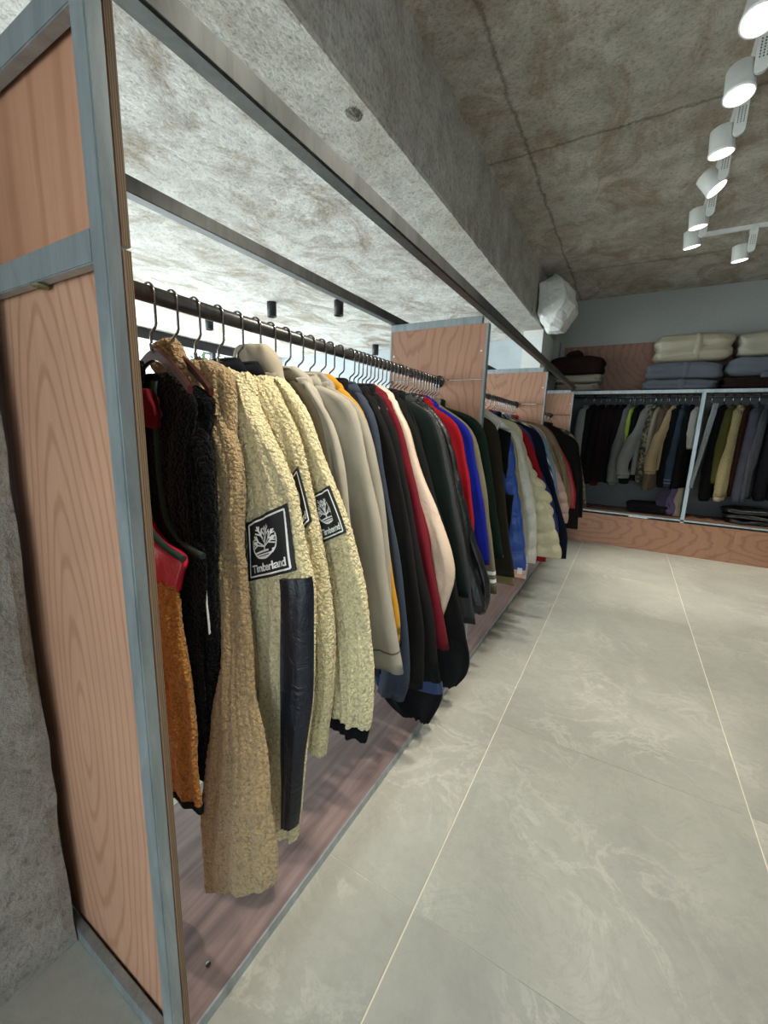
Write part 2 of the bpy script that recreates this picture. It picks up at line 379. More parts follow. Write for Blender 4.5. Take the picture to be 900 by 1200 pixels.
# glazed shop front on the left, and behind the camera
def glazing(name, axis, pos, a0, a1, ztop, step):
    wroot = bpy.data.objects.new(name, None); C.objects.link(wroot); struct(wroot)
    def bx(u0, u1, z0, z1, t=.05):
        return box(pos-t, pos+t, u0, u1, z0, z1, .004) if axis == 'x' else box(u0, u1, pos-t, pos+t, z0, z1, .004)
    obj('window_frame', bx(a0, a1, ztop, ztop+.14), M['black_metal'], wroot)
    obj('window_frame', bx(a0, a1, 0, .08), M['black_metal'], wroot)
    u = a0
    while u <= a1+.01:
        obj('mullion', bx(u-.03, u+.03, .08, ztop), M['black_metal'], wroot); u += step
    gm, nt, b = mk('window_glass_'+name); nt.nodes.remove(b)
    tr = N(nt, 'ShaderNodeBsdfTransparent'); tr.inputs[0].default_value = (.93, .97, .97, 1); gl = N(nt, 'ShaderNodeBsdfGlossy'); gl.inputs['Roughness'].default_value = .02
    mx = N(nt, 'ShaderNodeMixShader'); mx.inputs[0].default_value = .07; L(nt, tr, 0, mx, 1); L(nt, gl, 0, mx, 2); L(nt, mx, 0, nt.nodes['Material Output'], 0)
    u = a0
    while u < a1-.01:
        obj('pane', bx(u+.03, min(u+step, a1)-.03, .08, ztop, .004), gm, wroot); u += step
    return wroot
glazing('window_1', 'x', -6.4, -2.5, 6.45, 2.68, 1.49)
glazing('window_2', 'y', -2.55, -6.3, 4.0, 2.44, 1.47)
struct(obj('wall_back', box(-6.4, 4.0, -2.62, -2.5, 2.58, ZC+.1), M['wall_white']))
struct(obj('pavement', box(-15, -6.62, -8, 14, -.12, -.02), M['beam']))

# ================================================================== CLOTHES RACK (frame + boards + rods)
RX0, RX1, RY0, ZT = -1.32, -.72, .374, 2.08
rack = thing('clothes_rack', 'long galvanised steel and plywood clothes rack with three bays along the left side', 'clothes rack', (0, 0, 0))
t4 = .04
def part(name, bm, mat, parent=rack, lab=None):
    o = obj(name, bm, mat, parent)
    if lab: o['label'] = lab
    return o
def plypanel(name, x0, x1, y0, y1, z0, z1, m, parent):
    """sheet whose edges show the layers; object origin at the sheet's centre so the grain is laid per sheet"""
    cx, cy, cz = (x0+x1)/2, (y0+y1)/2, (z0+z1)/2
    bm = box(x0-cx, x1-cx, y0-cy, y1-cy, z0-cz, z1-cz)
    me = bpy.data.meshes.new(name); bm.normal_update()
    dims = [x1-x0, y1-y0, z1-z0]; thin = dims.index(min(dims))
    for f in bm.faces:
        f.material_index = 0 if abs(f.normal[thin]) > .5 else 1
    bm.to_mesh(me); bm.free(); me.materials.append(m); me.materials.append(M['ply_edge'])
    o = obj(name, me, None, parent); o.location = (cx, cy, cz); return o
YD = [2.285, 4.145, 6.20]
# near end frame
yf = RY0
part('post', box(RX1-t4, RX1, yf, yf+t4-.014, 0, ZT+.045, .003), M['steel'])
part('post', box(RX0, RX0+t4, yf, yf+t4-.014, 0, ZT+.045, .003), M['steel'])
part('crossbar', box(RX0+t4, RX1-t4, yf+.001, yf+t4-.018, 0, .04, .002), M['steel'])
part('crossbar', box(RX0+t4, RX1-t4, yf+.001, yf+t4-.018, 1.70, 1.75, .002), M['steel'])
part('crossbar', box(RX0+t4, RX1-t4, yf+.001, yf+t4-.018, 2.035, ZT, .002), M['steel'])
wl = part('weld', lathe([(.004, 0), (.016, .002), (.013, .006), (.003, .008)], 10, mtx=Matrix.Translation((-.97, yf+.012, 1.70)) @ Matrix.Rotation(PI, 4, 'X')), M['weld'])
plypanel('plywood_panel', RX0, RX1, yf+t4-.012, yf+t4, .02, 1.722, M['ply_a'], rack)
plypanel('plywood_panel', RX0, RX1-.002, yf+t4-.011, yf+t4+.001, 1.728, ZT-.002, M['ply_a2'], rack)
# dividers
for yd in YD:
    part('post', box(RX1-.012, RX1, yd, yd+t4, 0, ZT-t4, .002), M['steel'])
    part('post', box(RX0, RX0+.012, yd, yd+t4, 0, ZT-t4, .002), M['steel'])
    part('crossbar', box(RX0, RX1-t4, yd+.004, yd+t4, ZT-t4, ZT, .002), M['steel'])
    plypanel('plywood_panel', RX0+.012, RX1-.012, yd+.004, yd+.022, .04, 1.752, M['ply_b'], rack)
    plypanel('plywood_panel', RX0+.012, RX1-.012, yd+.002, yd+.020, 1.756, ZT-t4-.001, M['ply_b'], rack)
    for sx in (RX0+.03, RX1-.03):
        for sz in (1.90, 1.2):
            part('screw', lathe([(.007, 0), (.006, .002), (.002, .003)], 10, mtx=Matrix.Translation((sx, yd+.002, sz)) @ Matrix.Rotation(PI/2, 4, 'X')), M['screw'])
# rails
for xa, xb in ((RX1-t4, RX1), (RX0, RX0+t4)):
    part('rail', box(xa, xb, yf+t4, YD[2]+t4, ZT+.001, ZT+.045, .002), M['rail'])
part('rail_strip', box(RX1+.0005, RX1+.004, yf+t4, YD[2]+t4, ZT+.004, ZT+.048, .0005), M['rail'])
# platform
ys = [yf+t4] + YD
for a, b in zip(ys, YD):
    plypanel('platform_board', RX0, RX1-.006, a+.002, b-.001, .012, .032, M['deck'], rack)
part('platform_edge', box(RX1-.006, RX1, yf+t4, YD[2], 0, .034, .001), M['steel'])
part('screw', lathe([(.007, 0), (.006, .002), (.002, .003)], 10, mtx=Matrix.Translation((-.80, .52, .032))), M['rod'])
# rods
ROD_X, ROD_Z, ROD_R = -.99, 1.745, .019
prev = yf+t4
for yd in YD:
    part('hanging_rod', tube([(ROD_X, prev, ROD_Z), (ROD_X, yd+.002, ROD_Z)], ROD_R, 20), M['rod'])
    part('rod_flange', lathe([(.034, 0), (.034, .005), (.024, .006), (.024, .018)], 20, mtx=Matrix.Translation((ROD_X, yd+.002, ROD_Z)) @ Matrix.Rotation(PI/2, 4, 'X')), M['rod'])
    prev = yd+.022

# ================================================================== GARMENTS
def resample(pts, n):
    P = [Vector((p[0], p[1])) for p in pts]
    if len(P) == 1: P = P*2
    # catmull-rom dense then arc-length resample
    D = []
    for i in range(len(P)-1):
        a, b, c, d = P[max(i-1, 0)], P[i], P[i+1], P[min(i+2, len(P)-1)]
        for k in range(12):
            t = k/12
            D.append(.5*((2*b)+(c-a)*t+(2*a-5*b+4*c-d)*t*t+(3*b-a-3*c+d)*t*t*t))
    D.append(P[-1]); S = [0]
    for i in range(1, len(D)): S.append(S[-1]+(D[i]-D[i-1]).length)
    out = []; j = 0
    for k in range(n+1):
        s = S[-1]*k/n
        while j < len(S)-2 and S[j+1] < s: j += 1
        d = S[j+1]-S[j]; t = 0 if d < 1e-9 else (s-S[j])/d
        out.append(D[j].lerp(D[j+1], min(max(t, 0), 1)))
    return out
class Slab:
    """cloth piece between a left and a right outline (x, z), padded front and back"""
    def __init__(s, Lp, Rp, y=0, th=.028, nz=26, na=24, ys=None, fold=.010, ff=3.0, puff=None, seed=0, flat=.62, vz=2.0):
        s.nz, s.na = nz, na; s.L = resample(Lp, nz); s.R = resample(Rp, nz); s.y = y; s.th = th
        s.ys = ys; s.fold = fold; s.ff = ff; s.puff = puff; s.seed = seed*7.31; s.flat = flat; s.vz = vz
    def at(s, a, v, off=0):
        f = min(max(v, 0), 1)*s.nz; i = min(int(f), s.nz-1); t = f-i
        l = s.L[i].lerp(s.L[i+1], t); r = s.R[i].lerp(s.R[i+1], t)
        u = math.cos(a); sn = math.sin(a); mid = (l+r)/2; half = (r-l)/2
        pr = 1.0
        if v < .08: pr = .55+.45*math.sqrt(max(v, 0)/.08)
        if v > .95: pr = .72+.28*math.sqrt(max(1-v, 0)/.05)
        pf = 1; hs = 1
        if s.puff:
            q = abs(math.sin(v*s.puff[0]*PI))**.55; pf = 1+s.puff[1]*1.6*(q-.6); hs = 1+.09*(q-.7)
        yy = s.y
        if s.ys:
            g = v*(len(s.ys)-1); k = min(int(g), len(s.ys)-2); yy += s.ys[k]+(s.ys[k+1]-s.ys[k])*(g-k)
        n1 = noise.noise(Vector((u*s.ff+s.seed, v*s.vz, s.seed)))
        n2 = noise.noise(Vector((u*s.ff*2.3+s.seed, v*s.vz*2.6, s.seed+9)))
        grow = .35+.65*min(1, v*1.5)
        yy += s.fold*1.6*n1*grow
        th = s.th*(1+.30*n2)
        y = yy - math.copysign(abs(sn)**s.flat, sn)*(th*pr*pf+off) - .5*s.fold*n2*sn
        x = mid.x+half.x*u*hs + (off*u*.4)
        z = mid.y+half.y*u
        yy += 0; y += .007*noise.noise(Vector((u*7+s.seed, v*1.3, s.seed+4)))*grow*(0 if s.fold == 0 else 1)
        x += .006*noise.noise(Vector((v*7, s.seed, 2)))*abs(u)
        return Vector((x, y, z))
    def front(s, u, v, off=0):      # u in -1..1 across, front (-y) side
        return s.at(math.acos(max(-1, min(1, u))), v, off)
    def bmesh(s, v0=0, v1=1, off=0, cap=True):
        bm = bmesh.new(); n = max(2, int(round(s.nz*(v1-v0)))); rings = []
        for j in range(n+1):
            v = v0+(v1-v0)*j/n
            rings.append([bm.verts.new(s.at(k*2*PI/s.na, v, off)) for k in range(s.na)])
        for j in range(n):
            for k in range(s.na):
                bm.faces.new((rings[j][k], rings[j+1][k], rings[j+1][(k+1) % s.na], rings[j][(k+1) % s.na])).smooth = True
        if cap:
            for ring, v in ((rings[0], v0), (rings[-1], v1)):
                c = sum((q.co for q in ring), Vector())/len(ring)
                inner = [bm.verts.new(c+(q.co-c)*Vector((.86, .6, .86))[0]+Vector((0, 0, .004 if v == v1 else 0))) for q in ring]
                cv = bm.verts.new(c+Vector((0, 0, .012 if v == v1 else 0)))
                for k in range(s.na):
                    k2 = (k+1) % s.na
                    q = (ring[k], ring[k2], inner[k2], inner[k]); w3 = (inner[k], inner[k2], cv)
                    if v == v1: q = q[::-1]; w3 = w3[::-1]
                    bm.faces.new(q).smooth = True; bm.faces.new(w3)
        return bm
def mirror(p, k=1): return [(-a*k, b) for a, b in p]
tex = bpy.data.textures.new('sherpa_curls', 'CLOUDS'); tex.noise_scale = .009; tex.noise_depth = 1; tex.noise_type = 'SOFT_NOISE'
tex2 = bpy.data.textures.new('sherpa_tufts', 'VORONOI'); tex2.noise_scale = .009; tex2.distance_metric = 'DISTANCE'
def curly(o, st=.009):
    st *= .40
    for t, k in ((tex2, -st), (tex, st*.8)):
        m = o.modifiers.new('curls', 'DISPLACE'); m.texture = t; m.texture_coords = 'LOCAL'; m.strength = k; m.mid_level = .45

HK = []   # wire hook
for a in range(0, 190, 15):
    r_ = math.radians(180-a+10); HK.append((math.cos(r_)*.0235, 0, math.sin(r_)*.0235))
hook_pts = [(-.0235, 0, -.006)] + HK + [(.0235, 0, -.03), (.0235, 0, -.066), (.019, 0, -.073), (.003, 0, -.083), (0, 0, -.090), (0, 0, -.128)]
def _mesh(name, bm, mat):
    me = bpy.data.meshes.new(name); bm.to_mesh(me); bm.free(); me.materials.append(mat); return me
hook_me = _mesh('hook', tube(hook_pts, .0031, 8), M['chrome'])
def hangerwood():
    s = Slab([(-.012, -.112), (-.08, -.135), (-.15, -.19), (-.195, -.245)], [(.012, -.112), (.08, -.135), (.15, -.19), (.195, -.245)], th=.007, nz=10, na=12, fold=0)
    # arched bar: build as two rows
    bm = bmesh.new(); n = 24; rows = []
    for i in range(n+1):
        u = -1+2*i/n; x = .125*u; zt = -.116-.085*abs(u)**1.5; h = .026-.008*abs(u); y = .006
        w2 = .0065
        rows.append([bm.verts.new(p) for p in ((x, y-w2, zt-.004), (x, y, zt), (x, y+w2, zt-.004), (x, y+w2, zt-h), (x, y, zt-h-.003), (x, y-w2, zt-h))])
    for i in range(n):
        for k in range(6): bm.faces.new((rows[i][k], rows[i+1][k], rows[i+1][(k+1) % 6], rows[i][(k+1) % 6]))
    bm.faces.new(rows[0]); bm.faces.new(rows[-1][::-1])
    return bm
wood_me = _mesh('shoulder_bar', hangerwood(), M['mahogany'])
ferr_me = _mesh('ferrule', lathe([(.004, -.122), (.005, -.118), (.005, -.108), (.003, -.105)], 10), M['chrome'])
def hanger(loc, rz, what, group, s=1):
    t = thing('coat_hanger', 'mahogany hanger holding the '+' '.join(what.split()[:11]), 'hanger', loc, rz, group)
    for n_, me in (('hook', hook_me), ('shoulder_bar', wood_me), ('ferrule', ferr_me)): obj(n_, me, None, t)
    if s != 1: t.scale = (s, s, s)
    return t

def ring_collar(kind, R=(.075, .026), z0=-.135, z1=-.085, y=0, gap=.5, lean=.01):
    z1 -= .022
    """band round the neck; gap = half opening angle at the front (-y)"""
    bm = bmesh.new(); n = 26; rows = []
    for i in range(n+1):
        a = -PI/2+gap+(2*PI-2*gap)*i/n
        cx, sy = math.cos(a), math.sin(a)
        fr = (1-sy)/2
        top = z1-.022*fr; bot = z0-.03*fr
        def P(r, z): return bm.verts.new((cx*R[0]*r, y+sy*R[1]*r, z))
        if kind == 'fold':
            rows.append([P(.88, bot), P(.90, top), P(1.02, top+.006), P(1.22, top-.012), P(1.42, bot-.006), P(1.34, bot-.004), P(1.08, top-.012), P(1.0, bot)])
        else:
            rows.append([P(.86, bot), P(.88+lean*4, top), P(.98+lean*4, top+.006), P(1.10+lean*5, top), P(1.12, (top+bot)/2), P(1.16, bot-.004), P(1.0, bot-.006)])
    m_ = len(rows[0])
    for i in range(n):
        for k in range(m_): bm.faces.new((rows[i][k], rows[i+1][k], rows[i+1][(k+1) % m_], rows[i][(k+1) % m_])).smooth = True
    bm.faces.new(rows[0][::-1]); bm.faces.new(rows[-1])
    return bm

def strip(sl, us, vs, off, wide, seg=20):
    """flat band on the front of a slab, from (u0,v0) to (u1,v1); wide in u units"""
    bm = bmesh.new(); rows = []
    for i in range(seg+1):
        t = i/seg; u = us[0]+(us[1]-us[0])*t; v = vs[0]+(vs[1]-vs[0])*t
        rows.append([bm.verts.new(sl.front(u-wide, v, 0)), bm.verts.new(sl.front(u-wide, v, off)), bm.verts.new(sl.front(u+wide, v, off)), bm.verts.new(sl.front(u+wide, v, 0))])
    for i in range(seg):
        for k in range(3): bm.faces.new((rows[i][k], rows[i][k+1], rows[i+1][k+1], rows[i+1][k])).smooth = True
    return bm
def quadpatch(sl, q, off, n=10, m=12):
    """patch on the front; q = four (u,v) corners: tl, tr, br, bl. returns bmesh + mapping fn"""
    def mp(s, t, o=off):
        a = Vector(q[0]).lerp(Vector(q[1]), s); b = Vector(q[3]).lerp(Vector(q[2]), s); c = a.lerp(b, t)
        return sl.front(c.x, c.y, o)
    bm = bmesh.new(); g = [[bm.verts.new(mp(i/n, j/m)) for i in range(n+1)] for j in range(m+1)]
    for j in range(m):
        for i in range(n): bm.faces.new((g[j][i], g[j+1][i], g[j+1][i+1], g[j][i+1])).smooth = True
    # rim down to the cloth
    edge = [(i/n, 0) for i in range(n)]+[(1, j/m) for j in range(m)]+[(1-i/n, 1) for i in range(n)]+[(0, 1-j/m) for j in range(m)]
    lo = [bm.verts.new(mp(a, b, 0)) for a, b in edge]; hi = [bm.verts.new(mp(a, b)) for a, b in edge]
    for k in range(len(edge)):
        k2 = (k+1) % len(edge); bm.faces.new((hi[k], hi[k2], lo[k2], lo[k]))
    return bm, mp
def bar2d(bm, mp, pts, wd, o):
    """thick polyline in patch space (0..1 squared, y down) mapped on the cloth"""
    for (x0, y0), (x1, y1) in zip(pts[:-1], pts[1:]):
        d = Vector((x1-x0, y1-y0)); ln = d.length
        if ln < 1e-6: continue
        nrm = Vector((-d.y, d.x))/ln*wd/2; k = max(1, int(ln/.08)); prev = None
        for i in range(k+1):
            p = Vector((x0, y0))+d*(i/k); e = (bm.verts.new(mp(*(p+nrm), o)), bm.verts.new(mp(*(p-nrm), o)))
            if prev: bm.faces.new((prev[0], prev[1], e[1], e[0]))
            prev = e
def tree_art(mp, o, wd=1.0):
    bm = bmesh.new()
    # frame line
    bar2d(bm, mp, [(.07, .06), (.93, .06), (.93, .94), (.07, .94), (.07, .06)], .028, o)
    cx, cy, r = .47, .43, .27
    # lower disc with the ground left white, arcs above it
    def arc(r_, a0, a1, n=22): return [(cx+r_*math.cos(math.radians(a0+(a1-a0)*i/n)), cy+r_*.92*math.sin(math.radians(a0+(a1-a0)*i/n))) for i in range(n+1)]
    bar2d(bm, mp, arc(r, -20, 200), .028, o)
    # trunk and ground
    bar2d(bm, mp, [(cx+.005, .34), (cx+.005, .44), (cx-.005, .52), (cx, .57)], .045, o)
    bar2d(bm, mp, [(cx-.22, .575), (cx-.08, .565), (cx+.08, .565), (cx+.22, .575)], .03, o)
    bar2d(bm, mp, [(cx-.20, .615), (cx+.20, .615)], .022, o)
    bar2d(bm, mp, [(cx-.15, .65), (cx+.15, .65)], .018, o)
    rnd = random.Random(3)
    for i, a in enumerate(range(-168, -5, 26)):
        ca, sa = math.cos(math.radians(a)), math.sin(math.radians(a)); ln = .27+.03*((i*7) % 3-1)
        y0 = .42 if abs(a+90) < 50 else .47
        mid = (cx+ca*ln*.55, y0+sa*ln*.42); end = (cx+ca*ln, y0-.02+sa*ln*.95)
        bar2d(bm, mp, [(cx, y0+.03), mid, end], .022, o)
        for dv in (-34, 34):
            b = math.radians(a+dv); bar2d(bm, mp, [mid, (mid[0]+math.cos(b)*.12, mid[1]+math.sin(b)*.11)], .022, o)
        for dv in (-35, 30):
            b = math.radians(a+dv); q = ((mid[0]+end[0])/2, (mid[1]+end[1])/2)
            bar2d(bm, mp, [q, (q[0]+math.cos(b)*.07, q[1]+math.sin(b)*.07)], .018, o)
    return bm
def text_mesh(body):
    cu = bpy.data.curves.new('txt', 'FONT'); cu.body = body; cu.size = 1; cu.offset = .022; cu.resolution_u = 3
    cu.space_character = .92
    o = bpy.data.objects.new('txt', cu); C.objects.link(o); bpy.context.view_layer.update()
    me = bpy.data.meshes.new_from_object(o.evaluated_get(bpy.context.evaluated_depsgraph_get()))
    vs = [v.co.copy() for v in me.vertices]; fs = [tuple(p.vertices) for p in me.polygons]
    bpy.data.objects.remove(o); bpy.data.meshes.remove(me)
    xs = [v.x for v in vs]; ys_ = [v.y for v in vs]
    x0, x1 = min(xs), max(xs); y0, y1 = min(ys_), max(ys_)
    return [((v.x-x0)/(x1-x0), (v.y-y0)/(y1-y0)) for v in vs], fs
WORD = text_mesh('Timberland')
def badge(sl, q, parent, half=None):
    bm, mp = quadpatch(sl, q, .0105)
    p = obj('logo_patch', bm, M['patch_black'], parent); p['label'] = 'square black patch with a white tree emblem and lettering'
    obj('tree_emblem', tree_art(mp, .0125), M['print_white'], p)
    bm = bmesh.new(); vs, fs = WORD
    vv = [bm.verts.new(mp(.115+x*.77, .885-y*.135, .0125)) for x, y in vs]
    for f in fs:
        try: bm.faces.new([vv[i] for i in f])
        except ValueError: pass
    obj('lettering', bm, M['print_white'], p)

def garment(name, label, cat, origin, sil, col, kind='cloth', rz=0, group=None, w=(.13, .125), hem=None, bodyx=None, collar='stand',
            collar_col=None, cuff=None, hemband=None, puff=None, th=.026, seed=0, dense=False, sleeves=True, back_sleeve=True, hang='', zipper=False,
            hgroup=None, ys=None, hscale=1, sleeve_left=None, res=1.0, body_col=None, bodyL=None, nk=-.128):
    """sil: outer outline of the camera-side sleeve as (dx from rod, z world)"""
    R0 = ROD_Z if rz == 0 else origin[2]
    t = thing(name, label, cat, origin, rz, group)
    dz = -ROD_Z if rz == 0 else 0
    S = [(a, b+dz) for a, b in sil]
    m = fabric(col, kind); cm = fabric(collar_col, 'cloth' if kind in ('sherpa', 'camo', 'stripe') else kind) if collar_col else m
    bmx = fabric(body_col, kind) if body_col else m
    tip = min(S, key=lambda p: abs(p[1]+.255)); shx = max(.15, min(tip[0], .24)); shz = tip[1] if -.3 < tip[1] < -.2 else -.245
    bot = min(p[1] for p in S); hem = (hem+dz) if hem else bot+.06
    bx = bodyx if bodyx else max(.20, S[-1][0]-.12)
    if puff: res = max(res, 3.2)
    nz, na = (int(26*res), int(22*min(res, 1.8)))
    if dense: nz, na = 300, 190
    Rb = [(.055, nk), (.12, nk-.037), (shx-.02, shz-.005), (min(bx, shx+.03)+.0, shz-.14), (bx, (shz+hem)/2-.05), (bx, hem)]
    Lb = bodyL if bodyL else [(-.055, nk), (-.12, nk-.037), (-.19, -.245), (-.215, -.39), (-.235, (shz+hem)/2-.05), (-.24, hem)]
    body = Slab(Lb, Rb, y=.004, th=th, nz=nz if not dense else 190, na=na if not dense else 140, ys=ys, puff=puff, seed=seed+1, ff=3.4, fold=.012)
    o = obj('body', body.bmesh(), bmx, t)
    if dense: curly(o)
    # camera-side sleeve
    if sleeves:
        n = len(S)
        top = [(max(.05, S[0][0]), S[0][1])] if S[0][1] > -.2 else []
        R = [(.10, nk-.022)] + [p for p in S if p[1] <= min(-.19, nk-.035)]
        if sleeve_left: Ls = [(a, b+dz) for a, b in sleeve_left]
        else:
            Ls = [(.035, nk-.040)]
            rr = R[1:]
            for i, p in enumerate(rr):
                f = i/max(1, len(rr)-1); ww = w[0]+(w[1]-w[0])*f
                Ls.append((p[0]-ww, p[1]-.03*(1-f)-(.03 if i == 0 else 0)))
        sl = Slab(Ls, R, y=-.006, th=th*.98, nz=nz, na=na, ys=ys, puff=puff, seed=seed+2, ff=1.6, fold=.009)
        o = obj('sleeve', sl.bmesh(0, .955 if cuff else 1), m, t)
        if dense: curly(o)
        if cuff:
            cf = Slab([sl.L[-2]*1.0, sl.L[-1]], [sl.R[-2], sl.R[-1]], 0, .01)
            oc = obj('cuff', sl.bmesh(.95, 1, -.004), fabric(cuff, 'cloth'), t); oc['label'] = 'ribbed cuff'
        if back_sleeve:
            wl_ = .12
            zz = bot+.02
            Lm = [(-.10, nk-.022), (-.185, -.235), (-.24, -.38), (-.27, -.62), (-.285, zz)]
            Rm = [(-.035, nk-.040), (-.08, -.28), (-.12, -.42), (-.15, -.62), (-.175, zz)]
            s2 = Slab(Lm, Rm, y=-.004, th=th*.9, nz=int(20*res) if not dense else 90, na=int(18*res) if not dense else 80, ys=ys, puff=puff, seed=seed+3, ff=1.6, fold=.009)
            o = obj('sleeve', s2.bmesh(), m, t)
            if dense: curly(o)
    else: sl = None
    if collar == 'hood':
        hd = 0 if dense else .045
        h = Slab([(-.075, -.045-hd), (-.10, -.075-hd), (-.105, -.14), (-.085, -.22), (-.04, -.27)], [(.035, -.05-hd), (.075, -.085-hd*.8), (.095, -.14), (.10, -.20), (.05, -.27)], y=.012, th=th*1.05, nz=18, na=22, seed=seed+5, fold=.014, ff=2.5)
        obj('hood', h.bmesh(), cm, t)
        obj('neckband', ring_collar('stand', z1=-.100, gap=.6), cm, t)
    elif collar == 'fold': obj('collar', ring_collar('fold', z1=-.088, gap=.45), cm, t)
    elif collar == 'crew': obj('collar', ring_collar('stand', z0=-.135, z1=-.118, gap=.06), cm, t)
    elif collar == 'stand': obj('collar', ring_collar('stand', z1=-.082, gap=.28), cm, t)
    if hemband:
        obj('hem_band', body.bmesh(.955, 1.0, .003), fabric(hemband, 'cloth'), t)
    if zipper:
        z_ = obj('zipper', strip(body, (0, 0), (.06, .99), .004, .018), M['chrome'] if zipper is True else fabric(zipper, 'cloth'), t)
    if hang: hanger(origin, rz, hang, hgroup, hscale)
    return t, body, sl

RG = 'garments hanging on the long rack'; HG = 'hangers on the long rack rod'
def O(y): return (ROD_X, y, ROD_Z)
# ---------- 1 block-coloured fleece vest
def vest_block():
    y = .60
    t = thing('vest', 'colour-block fleece vest, black, pink-red and tan brown with dark green trim, nearest the end post', 'vest', O(y), 0, RG)
    z = -ROD_Z
    def zz(p): return [(a, b+z) for a, b in p]
    bk = Slab(zz([(-.055, 1.575), (-.13, 1.56), (-.20, 1.50), (-.24, 1.2), (-.25, .8), (-.25, .46)]), zz([(.03, 1.575), (.07, 1.55), (.12, 1.49), (.03, 1.34), (.06, 1.20), (.13, 1.14)][:3]+[(.075, 1.35), (.085, 1.2), (.125, 1.12), (.09, .8), (.13, .47)]), y=.022, th=.012, nz=150, na=100, seed=31, fold=.004)
    curly(obj('back_panel', bk.bmesh(), fabric('#141518', 'sherpa'), t), .006)
    Lf = [(-.10, 1.595), (-.19, 1.51), (-.23, 1.3), (-.24, 1.05)]
    f1 = Slab(zz(Lf[:3]+[(-.235, 1.31)]), zz([(-.02, 1.60), (-.025, 1.56), (-.045, 1.46), (-.05, 1.31)]), y=-.014, th=.014, nz=70, na=90, seed=32, fold=.003)
    curly(obj('shoulder_panel', f1.bmesh(), fabric('#16171a', 'sherpa'), t), .006)
    f2 = Slab(zz([(-.235, 1.32), (-.245, 1.2), (-.25, 1.05)]), zz([(-.05, 1.32), (-.03, 1.215), (.02, 1.165), (.10, 1.135), (.085, 1.09), (.066, 1.045)]), y=-.014, th=.018, nz=30, na=40, seed=33, fold=.008, ff=6)
    o = obj('chest_panel', f2.bmesh(), fabric('#dd1a40', 'nylon'), t); o['label'] = 'smooth pink-red nylon chest panel'
    f3 = Slab(zz([(-.25, 1.06), (-.25, .8), (-.25, .42)]), zz([(.064, 1.06), (.066, .91), (.10, .67), (.138, .445)]), y=-.016, th=.022, nz=150, na=150, ys=[0, 0, -.015], seed=34, fold=.009)
    o = obj('body_panel', f3.bmesh(), fabric('#d4903e', 'sherpa'), t); curly(o, .009); o['label'] = 'curly tan brown lower panel'
    o = obj('hem_binding', f3.bmesh(.965, 1.0, .004), fabric('#2c352e', 'cloth'), t)
    tr = [(-.05, 1.555), (-.052, 1.46), (-.052, 1.32), (-.035, 1.22), (.0, 1.18), (.05, 1.155), (.108, 1.14)]
    P = resample(zz(tr), 26)
    for dy, dx in ((-.036, 0), (.004, .045)):
        bm = tube([(p.x+dx*(1-i/26*.6), dy+(.012*i/26), p.y) for i, p in enumerate(P)], .0085, 10)
        obj('armhole_trim', bm, fabric('#34423a', 'cloth'), t)
    bm = Slab(zz([(-.005, 1.535), (-.012, 1.50), (-.02, 1.455)]), zz([(.005, 1.535), (.035, 1.49), (.035, 1.44)]), y=-.020, th=.012, nz=12, na=14, seed=3).bmesh()
    o = obj('lining', bm, fabric('#6e0f1a', 'cloth'), t); o['label'] = 'dark red lining peeking out of the armhole'
    hanger(O(y), 0, 'colour-block fleece vest', HG)
vest_block()
# ---------- 2 black sherpa
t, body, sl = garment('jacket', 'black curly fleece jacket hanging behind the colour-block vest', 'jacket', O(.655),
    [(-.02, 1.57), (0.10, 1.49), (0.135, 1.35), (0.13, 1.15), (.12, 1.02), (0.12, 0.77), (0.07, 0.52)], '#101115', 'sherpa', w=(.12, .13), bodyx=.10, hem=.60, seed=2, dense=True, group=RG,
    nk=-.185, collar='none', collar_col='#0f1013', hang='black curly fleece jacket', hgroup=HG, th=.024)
obj('pocket_outline', strip(sl, (.84, .88), (.42, .60), .011, .012), M['print_white'], t)
# ---------- 3 tan teddy coat (long)
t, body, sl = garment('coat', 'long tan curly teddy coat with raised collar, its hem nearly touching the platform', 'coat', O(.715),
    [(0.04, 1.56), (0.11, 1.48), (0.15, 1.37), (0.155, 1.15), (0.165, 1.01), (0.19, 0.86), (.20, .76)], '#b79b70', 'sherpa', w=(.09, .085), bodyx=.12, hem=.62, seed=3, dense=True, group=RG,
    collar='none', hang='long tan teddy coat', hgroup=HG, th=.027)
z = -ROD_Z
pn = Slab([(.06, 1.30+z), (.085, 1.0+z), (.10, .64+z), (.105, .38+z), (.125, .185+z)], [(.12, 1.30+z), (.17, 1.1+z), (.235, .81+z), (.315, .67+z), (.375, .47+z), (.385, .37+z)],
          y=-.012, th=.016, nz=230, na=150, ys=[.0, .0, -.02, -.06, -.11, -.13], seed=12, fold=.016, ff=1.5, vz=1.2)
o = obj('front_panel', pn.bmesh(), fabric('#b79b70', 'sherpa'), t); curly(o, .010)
o = obj('hem_seam', strip(pn, (-.9, .9), (.955, .955), .006, .0), fabric('#8e7650', 'cloth'), t)
bpy.data.objects.remove(o)
cl = Slab([(-.09, 1.655+z), (-.10, 1.60+z), (-.035, 1.55+z), (.03, 1.49+z)], [(-.01, 1.665+z), (.035, 1.61+z), (.08, 1.55+z), (.13, 1.48+z)], y=-.050, th=.022, nz=90, na=90, seed=14, fold=.004)
curly(obj('collar', cl.bmesh(), fabric('#a98c62', 'sherpa'), t), .008)
